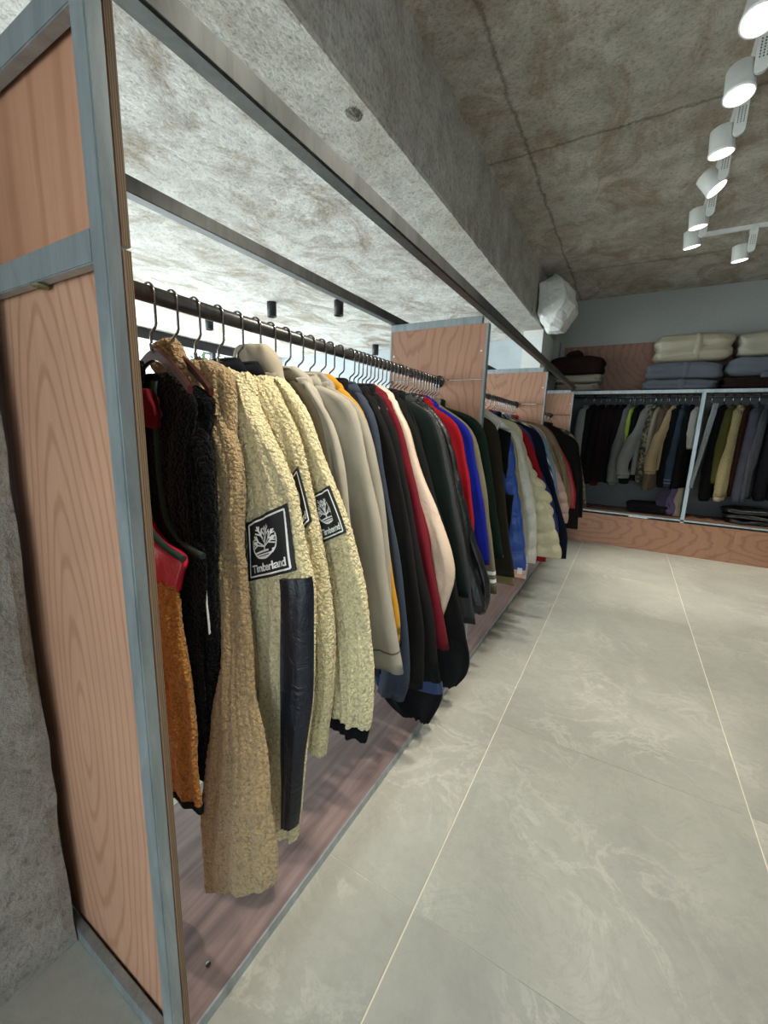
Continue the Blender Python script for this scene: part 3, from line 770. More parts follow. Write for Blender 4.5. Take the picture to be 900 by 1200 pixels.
# ---------- 4,5,6 cream sherpas with patches
CREAM = '#efdfae'
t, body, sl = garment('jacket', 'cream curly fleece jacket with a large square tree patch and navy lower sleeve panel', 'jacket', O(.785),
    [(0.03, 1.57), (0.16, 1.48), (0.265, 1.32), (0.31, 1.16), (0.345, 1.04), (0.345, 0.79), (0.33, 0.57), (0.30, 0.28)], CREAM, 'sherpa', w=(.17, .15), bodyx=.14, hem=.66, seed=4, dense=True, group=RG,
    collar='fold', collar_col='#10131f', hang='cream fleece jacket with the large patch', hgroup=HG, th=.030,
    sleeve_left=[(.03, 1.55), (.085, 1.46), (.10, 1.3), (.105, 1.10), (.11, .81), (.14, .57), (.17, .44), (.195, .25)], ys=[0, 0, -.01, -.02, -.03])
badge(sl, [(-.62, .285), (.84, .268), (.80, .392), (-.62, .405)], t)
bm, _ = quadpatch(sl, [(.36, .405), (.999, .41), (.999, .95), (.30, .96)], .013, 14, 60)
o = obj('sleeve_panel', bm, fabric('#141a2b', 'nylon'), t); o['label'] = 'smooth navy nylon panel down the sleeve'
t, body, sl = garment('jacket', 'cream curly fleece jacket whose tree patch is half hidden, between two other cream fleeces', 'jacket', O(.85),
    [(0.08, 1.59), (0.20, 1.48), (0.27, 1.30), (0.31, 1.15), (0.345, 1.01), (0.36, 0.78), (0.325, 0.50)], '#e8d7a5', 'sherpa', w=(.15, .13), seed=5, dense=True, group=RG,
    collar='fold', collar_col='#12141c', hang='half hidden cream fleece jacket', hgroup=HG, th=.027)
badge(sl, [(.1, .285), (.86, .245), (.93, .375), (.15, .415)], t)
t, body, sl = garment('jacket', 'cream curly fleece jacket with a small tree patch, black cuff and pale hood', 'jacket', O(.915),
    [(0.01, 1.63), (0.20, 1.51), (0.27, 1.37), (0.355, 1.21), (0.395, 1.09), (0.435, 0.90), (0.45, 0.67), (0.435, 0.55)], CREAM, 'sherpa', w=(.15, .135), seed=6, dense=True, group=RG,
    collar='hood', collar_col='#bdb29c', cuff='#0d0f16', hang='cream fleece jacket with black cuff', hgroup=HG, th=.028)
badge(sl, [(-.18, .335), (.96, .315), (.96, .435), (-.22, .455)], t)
# ---------- the rest of bay one
B1 = [
 ('jacket', 'thin dark olive jacket squeezed behind the last cream fleece', .975, [(0.08, 1.58), (0.19, 1.50), (0.235, 1.35), (0.27, 1.16), (0.33, 0.90), (.36, .7)], '#4a4231', 'cloth', dict(collar='fold')),
 ('sweatshirt', 'pale stone sweatshirt with grey lining edge behind the olive jacket', 1.04, [(0.06, 1.58), (0.20, 1.47), (0.25, 1.31), (0.29, 1.04), (0.345, 0.82), (0.375, 0.62)], '#b9b2a1', 'cloth', dict(collar='hood')),
 ('coat', 'light grey wool coat with a wide sleeve and stitched cuff, next to a yellow sweatshirt', 1.10, [(0.08, 1.60), (0.23, 1.53), (0.29, 1.36), (0.335, 1.20), (0.39, 0.93), (0.45, 0.68)], '#b4ad9c', 'cloth', dict(collar='fold', w=(.15, .15))),
 ('coat', 'second light grey coat hanging just behind the wide-sleeved one', 1.16, [(0.08, 1.59), (0.22, 1.52), (0.29, 1.36), (0.325, 1.19), (.35, .95), (.37, .7)], '#aaa392', 'cloth', dict(collar='hood')),
 ('sweatshirt', 'mustard yellow sweatshirt between grey and dark blue coats', 1.22, [(0.04, 1.60), (0.185, 1.52), (0.24, 1.38), (0.29, 1.15), (0.355, 0.85), (.37, .7)], '#cf9420', 'cloth', dict(collar='hood', cuff='#b9851c')),
 ('jacket', 'thin near-black navy jacket right behind the yellow sweatshirt', 1.27, [(0.06, 1.59), (0.17, 1.50), (0.24, 1.29), (0.30, 1.05), (0.35, 0.66)], '#121722', 'cloth', dict()),
 ('jacket', 'long slate blue denim jacket with rounded dark blue hem', 1.33, [(0.05, 1.59), (0.17, 1.50), (0.225, 1.28), (0.285, 1.03), (0.335, 0.77), (0.365, 0.52), (0.345, 0.40)], '#2b394d', 'denim', dict(collar='fold')),
 ('coat', 'plain black wool coat, first of two beside the slate blue denim', 1.40, [(0.06, 1.59), (0.18, 1.47), (0.25, 1.28), (0.32, 0.99), (0.38, 0.68), (0.39, 0.43)], '#191818', 'cloth', dict(collar='fold')),
 ('coat', 'black coat with long straight sleeve, just before the maroon coat', 1.46, [(0.07, 1.60), (0.19, 1.46), (0.25, 1.24), (0.32, 0.97), (0.40, 0.70), (0.43, 0.50)], '#1c1b1c', 'cloth', dict()),
 ('sweatshirt', 'maroon red sweatshirt with long sleeve against a blush pink jacket', 1.52, [(0.01, 1.63), (0.18, 1.47), (0.26, 1.24), (0.34, 0.96), (0.45, 0.57)], '#6f1522', 'cloth', dict(collar='hood', w=(.13, .11))),
 ('jacket', 'blush pink cream quilted jacket with bulging elbow', 1.58, [(0.01, 1.64), (0.18, 1.48), (0.245, 1.30), (0.335, 1.13), (0.41, 0.96), (0.425, 0.83), (0.39, 0.67)], '#dcc4ae', 'nylon', dict(collar='hood', w=(.13, .10))),
 ('coat', 'black coat behind the blush pink jacket', 1.65, [(0.01, 1.62), (0.19, 1.46), (0.29, 1.19), (0.39, 0.90), (0.47, 0.60), (0.49, 0.53)], '#131414', 'cloth', dict()),
 ('jacket', 'very dark bottle green jacket with broad shoulder and upright collar', 1.72, [(0.03, 1.66), (0.23, 1.51), (0.315, 1.26), (0.395, 0.96), (0.455, 0.73)], '#0f1f1a', 'cloth', dict(w=(.2, .14))),
 ('blazer', 'charcoal grey blazer with dark green shoulder behind it', 1.79, [(0.03, 1.62), (0.22, 1.50), (0.31, 1.22), (0.40, 0.91), (0.475, 0.58)], '#393b3d', 'cloth', dict(collar='fold')),
 ('jacket', 'black nylon jacket between the charcoal blazer and the red one', 1.86, [(0.04, 1.61), (0.21, 1.49), (0.32, 1.17), (0.40, 0.89), (0.48, 0.69), (0.50, 0.62)], '#141516', 'nylon', dict(zipper=True)),
 ('jacket', 'black padded jacket with loose cuff, just before the bright red one', 1.92, [(0.04, 1.62), (0.22, 1.47), (0.33, 1.16), (0.42, 0.92), (0.495, 0.72), (0.48, 0.58)], '#1d1e20', 'nylon', dict(puff=(9, .2))),
 ('sweatshirt', 'bright red sweatshirt next to a royal blue one', 1.99, [(0.04, 1.66), (0.24, 1.50), (0.29, 1.37), (0.33, 1.22), (0.37, 0.98), (.38, .8)], '#a5101c', 'cloth', dict(collar='hood')),
 ('sweatshirt', 'royal blue sweatshirt with ruffled hood', 2.06, [(0.06, 1.64), (0.27, 1.49), (0.33, 1.32), (0.40, 1.06), (0.44, 0.79)], '#18249a', 'cloth', dict(collar='hood')),
 ('cardigan', 'khaki cardigan with two white stripes round its cuff', 2.13, [(0.08, 1.60), (0.27, 1.48), (0.35, 1.28), (0.41, 1.01), (0.48, 0.62)], '#8e8268', 'cloth', dict(stripes=True, w=(.12, .11))),
 ('jacket', 'dark forest green jacket against the first plywood divider', 2.20, [(0.10, 1.64), (0.295, 1.51), (0.37, 1.27), (0.43, 1.00), (0.48, 0.80)], '#0c2a1c', 'cloth', dict()),
]
def run(specs):
    for i, (nm, lab, y, sil, col, kd, kw) in enumerate(specs):
        kw = dict(kw); st = kw.pop('stripes', False)
        short = ' '.join(lab.split(',')[0].split()[:9])
        t, body, sl = garment(nm, lab, nm if nm in ('coat', 'jacket', 'vest', 'cardigan', 'blazer') else 'sweatshirt', O(y), sil, col, kd, group=RG, hang=lab.split(',')[0][:70], hgroup=HG, seed=20+i*3+int(y*100), **kw)
        if st:
            for v0 in (.885, .925): obj('cuff_stripe', sl.bmesh(v0, v0+.018, .002, cap=False), M['print_white'], t)
            obj('cuff', sl.bmesh(.96, 1.0, .0015), fabric('#5d553f', 'cloth'), t)
        if nm == 'coat' and col == '#b4ad9c':
            for v0 in (.925,): obj('cuff_seam', sl.bmesh(v0, v0+.006, .0012, cap=False), fabric('#6d675b', 'cloth'), t)
run(B1)
# extra long parkas whose bottoms rest on the platform edge
def parka(y, sil, L_, col, lab, band, ys):
    t = thing('parka', lab, 'parka', O(y), 0, RG); z = -ROD_Z
    s = Slab([(a, b+z) for a, b in L_], [(a, b+z) for a, b in sil], y=0, th=.034, nz=90, na=44, seed=int(y*100), fold=.024, ff=4.5, ys=ys, vz=4)
    obj('body', s.bmesh(), fabric(col, 'cloth'), t)
    if band: obj('stripe', s.bmesh(.84, .875, .004, cap=False), fabric(band, 'nylon'), t)
    hanger(O(y), 0, lab.split(',')[0][:70], HG)
parka(1.685, [(.12, 1.58), (0.20, 1.40), (.24, 1.0), (0.30, 0.60), (0.36, 0.38), (0.385, 0.24), (0.33, 0.085)], [(-.12, 1.58), (-.2, 1.4), (-.2, 1.0), (-.16, .6), (-.05, .30), (.05, .13), (.18, .07)], '#0e1014', 'long black parka with a blue band, its bulky hem sagging onto the platform edge', '#16345c', [0, 0, 0, -.02, -.03])
parka(1.95, [(.12, 1.58), (0.20, 1.40), (0.27, 0.88), (0.33, 0.53), (0.40, 0.32), (0.40, 0.20), (0.345, 0.10)], [(-.12, 1.58), (-.2, 1.4), (-.2, .8), (-.1, .4), (.05, .20), (.2, .10)], '#26282a', 'long dark grey parka drooping over the platform edge by the first divider', None, [0, 0, 0, 0, 0])
# ---------- bay two
B2 = [
 ('jacket', 'dark olive brown jacket with khaki hem, first past the divider', 2.42, [(0.22, 1.58), (0.30, 1.52), (0.37, 1.30), (0.42, 1.01), (0.49, 0.71), (0.51, 0.58)], '#3c3424', 'cloth', dict(cuff='#8a7a50', w=(.16, .16))),
 ('jacket', 'royal blue padded jacket with a small white tag at the hem', 2.68, [(0.20, 1.58), (0.33, 1.46), (0.40, 1.19), (0.45, 0.98), (0.495, 0.76), (0.52, 0.60)], '#164ba6', 'nylon', dict(puff=(9, .4), w=(.17, .18), tagw=True)),
 ('jacket', 'narrow tan padded jacket between the blue and the white one', 2.78, [(0.23, 1.57), (0.33, 1.45), (0.41, 1.13), (0.46, 0.85), (0.495, 0.66)], '#ad9a6a', 'nylon', dict(puff=(9, .4))),
 ('jacket', 'off-white quilted padded jacket with rounded sleeve', 2.88, [(0.18, 1.60), (0.32, 1.49), (0.395, 1.32), (0.475, 1.10), (0.525, 0.86), (0.54, 0.60)], '#dcd6c6', 'nylon', dict(puff=(10, .5), w=(.14, .14), th=.036)),
 ('jacket', 'broad cream quilted padded jacket with wide baffles flaring over the aisle', 3.02, [(0.16, 1.61), (0.30, 1.53), (0.37, 1.37), (0.485, 1.13), (0.585, 0.94), (0.665, 0.73), (0.685, 0.62)], '#d6cba4', 'nylon', dict(puff=(11, .5), w=(.20, .26), th=.040, hemband='#ddd6bd')),
 ('jacket', 'crimson jacket behind the broad cream padded one', 3.14, [(0.18, 1.60), (0.30, 1.51), (0.39, 1.39), (0.47, 1.20), (0.51, 1.04), (0.57, 0.55)], '#9c1420', 'cloth', dict()),
 ('jacket', 'deep blue padded jacket with stitched baffles behind the crimson one', 3.26, [(0.18, 1.60), (0.32, 1.49), (0.425, 1.25), (0.525, 1.06), (0.60, 0.86), (.62, .7)], '#15276f', 'nylon', dict(puff=(10, .45), th=.034)),
 ('coat', 'long navy coat reaching lowest in the middle bay', 3.38, [(0.20, 1.60), (0.38, 1.48), (0.49, 1.21), (0.60, 0.92), (0.665, 0.74), (0.68, 0.53)], '#101a33', 'cloth', dict(w=(.15, .16))),
 ('shirt', 'yellow and navy striped shirt in the middle bay', 3.5, [(0.19, 1.62), (0.33, 1.52), (0.425, 1.35), (0.505, 1.14), (.54, .95)], '#c9b24a', 'stripe', dict(collar='fold')),
 ('shirt', 'light blue shirt next to the striped one', 3.6, [(0.20, 1.61), (0.34, 1.51), (0.455, 1.31), (0.535, 1.03), (.55, .85)], '#7f9fb8', 'cloth', dict(collar='fold')),
 ('jacket', 'pale pink quilted padded jacket', 3.7, [(0.20, 1.61), (0.34, 1.51), (0.465, 1.26), (0.565, 1.06), (0.625, 0.87), (0.63, 0.75)], '#cfa99a', 'nylon', dict(puff=(12, .45), w=(.12, .12), th=.036)),
 ('jacket', 'khaki brown padded jacket with a round shoulder', 3.83, [(0.21, 1.63), (0.35, 1.54), (0.50, 1.34), (0.605, 1.01), (0.615, 0.84)], '#7f6a48', 'nylon', dict(puff=(7, .3), th=.036)),
 ('jacket', 'bright red jacket, last before the second divider', 3.97, [(0.21, 1.64), (0.34, 1.54), (0.475, 1.36), (0.565, 1.21), (0.635, 1.00), (0.65, 0.84)], '#ab1016', 'nylon', dict(w=(.15, .16))),
 ('jacket', 'dark brown-black jacket past the second divider', 4.35, [(0.22, 1.63), (0.37, 1.55), (0.49, 1.41), (0.585, 1.16), (0.635, 0.89), (0.66, 0.58)], '#1e1a17', 'cloth', dict(w=(.18, .18))),
 ('coat', 'long plain black coat in the far bay', 4.75, [(0.23, 1.65), (0.38, 1.56), (0.49, 1.45), (0.57, 1.26), (0.63, 0.98), (0.66, 0.63)], '#101010', 'cloth', dict(w=(.18, .18))),
 ('jacket', 'dark camouflage print jacket with shiny sleeve in the far bay', 5.2, [(0.22, 1.67), (0.37, 1.53), (0.48, 1.38), (0.60, 0.98), (0.66, 0.68)], '#3a372c', 'camo', dict(w=(.18, .18))),
 ('jacket', 'near-black jacket second from the end of the far bay', 5.7, [(0.2, 1.64), (0.32, 1.5), (0.40, 1.2), (0.44, .8)], '#191816', 'cloth', dict()),
 ('jacket', 'dark brown jacket at the very end of the far bay', 5.95, [(0.2, 1.64), (0.32, 1.5), (0.40, 1.2), (0.44, .8)], '#2a1f18', 'cloth', dict()),
]
def run2(specs):
    for i, (nm, lab, y, sil, col, kd, kw) in enumerate(specs):
        kw = dict(kw); tg = kw.pop('tagw', False)
        t, body, sl = garment(nm, lab, nm, O(y), sil, col, kd, group=RG, hang=lab.split(',')[0][:70], hgroup=HG, seed=200+i*3, **kw)
        if tg: obj('care_tag', box(.47, .50, -.036, -.034, -1.165, -1.125), M['print_white'], t)
run2(B2)
def vest_cream():
    y = 2.55; z = -ROD_Z
    t = thing('vest', 'cream padded vest with black side panels and white collar, just past the first divider', 'vest', O(y), 0, RG)
    def zz(p): return [(a, b+z) for a, b in p]
    s = Slab(zz([(-.06, 1.62), (-.2, 1.5), (-.2, 1.0), (-.2, .7)]), zz([(.12, 1.62), (.29, 1.53), (.275, 1.40), (.29, 1.30), (.345, 1.21), (.345, 1.0), (.33, .72)]), y=-.01, th=.03, nz=36, na=24, puff=(7, .3), seed=71)
    obj('front_panel', s.bmesh(), fabric('#cfc8ae', 'nylon'), t)
    s = Slab(zz([(.29, 1.50), (.31, 1.35), (.345, 1.25)]), zz([(.375, 1.47), (.375, 1.35), (.372, 1.20)]), y=-.005, th=.02, nz=12, na=16, seed=72)
    obj('side_panel', s.bmesh(), fabric('#0d0d10', 'cloth'), t)
    s = Slab(zz([(.345, 1.10), (.345, .95), (.335, .70)]), zz([(.425, 1.10), (.42, .9), (.395, .72)]), y=-.004, th=.022, nz=14, na=16, seed=73)
    obj('side_panel', s.bmesh(), fabric('#0f0f12', 'cloth'), t)
    tr = resample(zz([(.31, 1.53), (.285, 1.46), (.272, 1.38), (.285, 1.30), (.345, 1.21)]), 20)
    obj('armhole_trim', tube([(p.x, -.038, p.y) for p in tr], .007, 8), fabric('#d8d4c4', 'cloth'), t)
    obj('collar', ring_collar('stand', R=(.11, .035), z1=-.075, gap=.3), fabric('#d2cebf', 'nylon'), t)
    s = Slab(zz([(.05, 1.62), (.18, 1.55), (.29, 1.50)]), zz([(.10, 1.645), (.25, 1.59), (.38, 1.49)]), y=-.012, th=.02, nz=14, na=16, seed=74)
    obj('shoulder_panel', s.bmesh(), fabric('#d2cebf', 'nylon'), t)
    hanger(O(y), 0, 'cream padded vest', HG)
vest_cream()
for yy in (1.43, 1.49, 1.55, 1.615, 1.755, 1.825, 2.03, 2.095, 2.165, 2.24):
    t = thing('coat_hanger', 'spare mahogany hanger squeezed between garments in the near bay', 'hanger', O(yy), 0, 'spare hangers in the near bay')
    for n_, me in (('hook', hook_me), ('shoulder_bar', wood_me), ('ferrule', ferr_me)): obj(n_, me, None, t)
# spare empty hangers pushed together near the second divider
for k, yy in enumerate((3.44, 3.55, 3.65, 3.765, 3.90, 4.03, 4.08)):
    t = thing('coat_hanger', 'empty mahogany hanger wedged between garments in the middle bay', 'hanger', O(yy), 0, 'empty hangers in the middle bay')
    for n_, me in (('hook', hook_me), ('shoulder_bar', wood_me), ('ferrule', ferr_me)): obj(n_, me, None, t)

# ================================================================== FAR WALL UNIT
wy0, wy1 = 6.40, YF-.01
unit = thing('shelving_rack', 'steel framed rack with plywood plinth and back board along the far wall', 'clothes rack', (0, 0, 0))
def up(name, bm, m, lab=None): return part(name, bm, m, unit, lab)
UX0, UX1 = -1.10, 2.95
plypanel('plinth_board', UX0, 1.25, wy0, wy0+.018, 0, .425, M['ply_c'], unit)
plypanel('plinth_board', 1.252, UX1, wy0, wy0+.018, 0, .425, M['ply_c'], unit)
for x in (UX0, .69, 2.9): up('post', box(x, x+.04, wy0+.02, wy0+.06, .05, 2.045, .002), M['steel'])
up('rail', box(UX0, UX1, wy0+.02, wy0+.06, 2.045, 2.085, .002), M['steel'])
up('rail', box(UX0, UX1, wy1-.04, wy1, 2.045, 2.085, .002), M['steel'])
up('rail', box(UX0, UX1, wy0+.02, wy0+.045, .445, .465, .001), M['steel'])
plypanel('shelf', UX0, UX1, wy0+.06, wy1-.04, 2.06, 2.078, M['ply_dark'], unit)
plypanel('lower_shelf', UX0, UX1, wy0+.03, wy1-.03, .466, .484, M['ply_dark'], unit)
plypanel('back_board', UX0+.1, .98, wy1-.018, wy1, 2.085, 2.76, M['ply_dark'], unit)
plypanel('back_board', .984, UX1, wy1-.018, wy1, 2.085, 2.76, M['ply_dark'], unit)
up('back_sheet', box(UX0, UX1, wy1-.012, wy1, .484, 2.04), M['wall_dark'])
up('hanging_rod', tube([(UX0, 6.68, 2.02), (UX1, 6.68, 2.02)], .016, 16), M['rod'])
FG = 'garments on the far wall rack'; FH = 'hangers on the far wall rack'
# x, label, colour, kind, length(z bottom), sleeve reach, width, angle
W = [
 ('sweatshirt', -.60, 'light grey sweatshirt at the left end of the far wall rack', '#8d9190', 'cloth', .98, .24, .13, -100, {}),
 ('jacket', -.50, 'black jacket with a thin grey stripe down its sleeve, far wall rack', '#17181a', 'cloth', .95, .20, .12, -110, dict(pipe=1)),
 ('coat', -.40, 'long black coat beside the burgundy ones, far wall rack', '#151114', 'cloth', .82, .22, .14, -112, {}),
 ('sweatshirt', -.30, 'dark burgundy sweatshirt with visible red hem, far wall rack', '#230b10', 'cloth', .80, .22, .13, -110, dict(cuff='#5a0d15')),
 ('jacket', -.22, 'dark plum track jacket with a grey piping line, far wall rack', '#190e13', 'cloth', .86, .22, .12, -112, dict(pipe=1)),
 ('sweatshirt', -.13, 'blackish maroon sweatshirt left of the grey melange one, far wall rack', '#1c0d12', 'cloth', .88, .2, .12, -110, {}),
 ('sweatshirt', -.05, 'grey melange sweatshirt with long hanging sleeve beside a lime shirt', '#70726f', 'cloth', .83, .28, .14, -112, dict(cuff='#5e605e')),
 ('shirt', .0, 'lime green shirt showing only a narrow bright edge', '#9db54a', 'cloth', 1.25, .165, .03, -104, dict(collar='crew')),
 ('jacket', .07, 'plain black jacket right of the lime green shirt', '#0e0e10', 'cloth', .86, .24, .16, -112, {}),
 ('sweatshirt', .19, 'light grey sweatshirt with its sleeve bent far out to the left', '#8d908d', 'cloth', .94, .40, .19, -132, dict(cuff='#8a8d8a')),
 ('jacket', .25, 'camouflage print jacket on the far wall rack', '#5a563f', 'camo', .90, .22, .15, -112, {}),
 ('shirt', .30, 'off-white shirt glimpsed between camouflage and taupe', '#a39c8c', 'cloth', 1.15, .22, .07, -112, dict(collar='crew')),
 ('coat', .37, 'taupe brown coat with broad sleeve, far wall rack', '#665747', 'cloth', .80, .26, .16, -118, {}),
 ('blazer', .47, 'beige blazer with its sleeve swung forward and lilac lining', '#b59f7b', 'cloth', 1.02, .36, .13, -128, dict(cuff='#a48e69')),
 ('jacket', .50, 'black jacket behind the beige blazer', '#0f1014', 'cloth', .85, .2, .12, -110, {}),
 ('jacket', .56, 'blue denim jacket with pale stitched hem lines', '#253a52', 'denim', .86, .22, .19, -112, dict(hemline=1)),
 ('jacket', .63, 'black jacket between the denim one and the steel post', '#101114', 'cloth', .82, .2, .15, -108, {}),
 ('t_shirt', .70, 'white t-shirt with a red print behind the steel post', '#b4b2ac', 'cloth', 1.36, .18, .14, -104, dict(collar='crew', redprint=1)),
 ('scarf', .86, '', '#8c9496', 'knit', .62, .30, .06, -120, {}),
 ('coat', .95, 'wide black coat with rounded hem right of the steel post', '#0d0d0f', 'cloth', .72, .22, .24, -108, {}),
 ('shirt', 1.04, 'olive green shirt left of the cream cardigan', '#58562a', 'cloth', .95, .22, .12, -112, {}),
 ('cardigan', 1.12, 'long cream waffle knit cardigan with a pink hem', '#b8a87c', 'knit', .74, .26, .20, -114, dict(cuff='#c2a992')),
 ('jacket', 1.20, 'rust brown jacket just right of the cream cardigan', '#41200f', 'cloth', .80, .18, .10, -108, {}),
 ('jacket', 1.29, 'blue grey denim jacket with a dark elbow patch', '#474a5a', 'denim', .74, .24, .16, -112, {}),
 ('jacket', 1.38, 'faded grey denim jacket with off-white lining edge', '#4a4e58', 'denim', .76, .28, .10, -116, dict(pipe=1)),
 ('coat', 1.48, 'navy black coat with a white lace at the hem', '#14161e', 'cloth', .78, .22, .20, -108, {}),
 ('jacket', 1.58, 'dark navy jacket at the right edge of the picture', '#11131a', 'cloth', .80, .22, .18, -106, {}),
 ('jacket', 1.70, 'black jacket beyond the right edge of the picture', '#141414', 'cloth', .84, .22, .18, -106, {}),
]
for i, (nm, x, lab, col, kd, zb, reach, wd, ang, kw) in enumerate(W):
    kw = dict(kw); zr = 2.02; pos = (x, 6.68, zr); rz = math.radians(ang)
    if nm == 'scarf':
        t = thing('scarf', 'pale grey-blue knitted scarf hanging down in front of the steel post', 'scarf', (x-.02, 6.42, zr-.1), 0, FG)
        s = Slab([(-.03, 0), (-.06, -.3), (-.09, -.62), (-.12, -1.04)], [(.025, 0), (.0, -.3), (-.04, -.62), (-.085, -1.04)], y=-.02, th=.016, nz=30, na=14, seed=88)
        obj('cloth', s.bmesh(), fabric(col, 'knit'), t); continue
    ln = zr-zb
    sil = [(.03, -.12), (.15, -.20), (.15+(reach-.15)*.35+.03, -.45*ln if ln > .8 else -.35), (reach+.02, -.75*ln), (reach, -ln)]
    pipe = kw.pop('pipe', 0); hl = kw.pop('hemline', 0); rp = kw.pop('redprint', 0)
    t, body, sl = garment(nm, lab, nm.replace('_', '-'), pos, sil, col, kd, rz=rz, group=FG, w=(wd*.9, wd), hem=-ln+.05, bodyx=.20, th=.058 if wd > .1 else .022, seed=400+i*3,
                          res=.8, hang=lab.split(',')[0][:70], hgroup=FH, collar=kw.pop('collar', 'fold' if nm in ('blazer', 'shirt') else 'stand'), **kw)
    if pipe: obj('piping', strip(sl, (.8, .8), (.08, .92), .006, .05), fabric('#77797a', 'cloth'), t)
    if hl:
        for v0 in (.90, .94): obj('hem_stripe', sl.bmesh(v0, v0+.012, .002, cap=False), fabric('#6f8799', 'cloth'), t)
    if rp: obj('red_print', strip(sl, (.2, .9), (.5, .5), .006, .2, 6), M['red_print'], t)
for k in range(16):
    x = -.62 + k*.145
    t = thing('coat_hanger', 'steel-hooked hanger crowded among others on the far wall rack', 'hanger', (x+.02*math.sin(k*5), 6.68, 2.02), math.radians(-100-8*math.sin(k*3)), 'spare hangers on the far wall rack')
    for n_, me in (('hook', hook_me), ('shoulder_bar', wood_me), ('ferrule', ferr_me)): obj(n_, me, None, t)

# ---------- folded stacks
def folded(label, x0, x1, y0, y1, z0, z1, col, kd='cloth', cat='jacket', placket=None, seed=0, group=None, tagc=False, lump=None, buttons=0, folds=1):
    t = thing('folded_'+cat, label, cat, ((x0+x1)/2, (y0+y1)/2, z0), 0, group)
    bm = bmesh.new(); nu, nv = 44, 36; hx, hy, h = (x1-x0)/2, (y1-y0)/2, z1-z0
    def f(a, b):
        cu, su = math.cos(a), math.sin(a); cv, sv = math.cos(b), math.sin(b)
        p = lambda c, e: math.copysign(abs(c)**e, c)
        x = hx*p(cv, .38)*p(cu, .34); y = hy*p(cv, .38)*p(su, .34); z_ = h/2*p(sv, .5)
        # fold crease round the front and sides
        z_ += 0
        cr = math.exp(-((z_/h*2)**2)*60)*.016*folds
        x -= math.copysign(cr, x)*abs(p(cu, .34)); y -= math.copysign(cr, y)*abs(p(su, .34))
        q = Vector((x*4+seed, y*4, z_*9+seed))
        n = noise.noise(q)*.030+noise.noise(q*2.7)*.016+noise.noise(q*7)*.006
        x += n*(1 if abs(cu) > .5 else .2); y += n*.8; z_ += (noise.noise(Vector((x*5+seed, y*5, seed)))*.030)*(1 if sv > 0 else .25)
        return Vector((x, y, z_+h/2))
    g = [[bm.verts.new(f(2*PI*i/nu, -PI/2+PI*j/nv)) for i in range(nu)] for j in range(nv+1)]
    for j in range(nv):
        for i in range(nu):
            try: bm.faces.new((g[j][i], g[j][(i+1) % nu], g[j+1][(i+1) % nu], g[j+1][i])).smooth = True
            except ValueError: pass
    bmesh.ops.remove_doubles(bm, verts=bm.verts[:], dist=.0005)
    zmin = min(v.co.z for v in bm.verts)
    bmesh.ops.translate(bm, vec=(0, 0, -zmin), verts=bm.verts[:])
    obj('folded_body', bm, fabric(col, kd), t)
    if placket is not None:
        b2 = bmesh.new(); rows = []
        for j in range(15):
            b = -1.1+2.45*j/14; base = -PI/2
            pts = []
            for da in (-.010, .010):
                q = f(base, b); pts.append(q)
            cx_ = hx*placket
            q = f(base, b); rows.append([b2.verts.new((cx_-.035+k*.07/3+.006*math.sin(j), q.y-(.010 if k in (1, 2) else .0), q.z-zmin+(.006 if b > .6 else 0))) for k in range(4)])
        for j in range(14):
            for k in range(3): b2.faces.new((rows[j][k], rows[j][k+1], rows[j+1][k+1], rows[j+1][k])).smooth = True
        obj('placket', b2, fabric(col, kd), t)
    for k in range(buttons):
        xx = -hx*.75+k*hx*1.5/max(1, buttons-1)
        obj('button', lathe([(.008, 0), (.008, .004), (.004, .006)], 10, mtx=Matrix.Translation((xx, -hy-.004, h*.5)) @ Matrix.Rotation(PI/2, 4, 'X')), M['black_metal'], t)
    if tagc:
        obj('pocket_flap', box(-.12, .10, -hy-.022, -hy-.012, -.03, .03, .003), fabric(col, kd), t)
    if lump:
        s = Slab([(-.10, h+.07), (-.15, h+.02), (-.16, h-.05)], [(.02, h+.085), (.07, h+.04), (.08, h-.05)], y=-hy*.4, th=.08, nz=14, na=20, seed=seed)
        obj('hood', s.bmesh(), fabric(col, kd), t)
    return t
FS = 'folded clothes on the far top shelf'; ZS = 2.086
folded('beige folded trousers at the bottom of the left stack on the top shelf', -1.02, -.44, 6.45, 6.86, ZS, 2.20, '#8f8778', cat='trousers', buttons=3, seed=1, group=FS)
folded('beige folded garment under the dark brown one on the top shelf', -1.03, -.43, 6.46, 6.87, 2.20, 2.315, '#999182', cat='trousers', buttons=2, seed=2, group=FS)
folded('dark brown folded hoodie on top of the left stack', -1.13, -.42, 6.44, 6.88, 2.315, 2.56, '#2b1814', cat='hoodie', seed=3, lump=True, group=FS)
folded('grey-blue folded jacket at the bottom of the middle stack', .06, .84, 6.42, 6.88, ZS, 2.215, '#666c76', placket=.02, seed=4, group=FS)
folded('grey-blue folded jacket in the middle of the centre stack', .07, .87, 6.42, 6.88, 2.215, 2.42, '#6b717b', placket=.04, seed=5, group=FS)
folded('puffy cream folded jacket on top of the centre stack', .12, .93, 6.42, 6.89, 2.42, 2.75, '#b0a892', kd='nylon', placket=.10, seed=6, group=FS, folds=1.6)
folded('dark brown folded jacket at the bottom of the right stack', .87, 1.72, 6.44, 6.88, ZS, 2.235, '#33211a', seed=7, group=FS)
folded('grey-blue folded jacket with a pocket flap in the right stack', .89, 1.74, 6.42, 6.88, 2.235, 2.45, '#6a707a', tagc=True, seed=8, group=FS)
folded('puffy pale cream folded jacket on top of the right stack', .94, 1.76, 6.42, 6.89, 2.45, 2.72, '#a8a290', kd='nylon', placket=.5, seed=9, group=FS, folds=1.6)
LS = 'clothes lying on the lower shelf'; ZL = .485
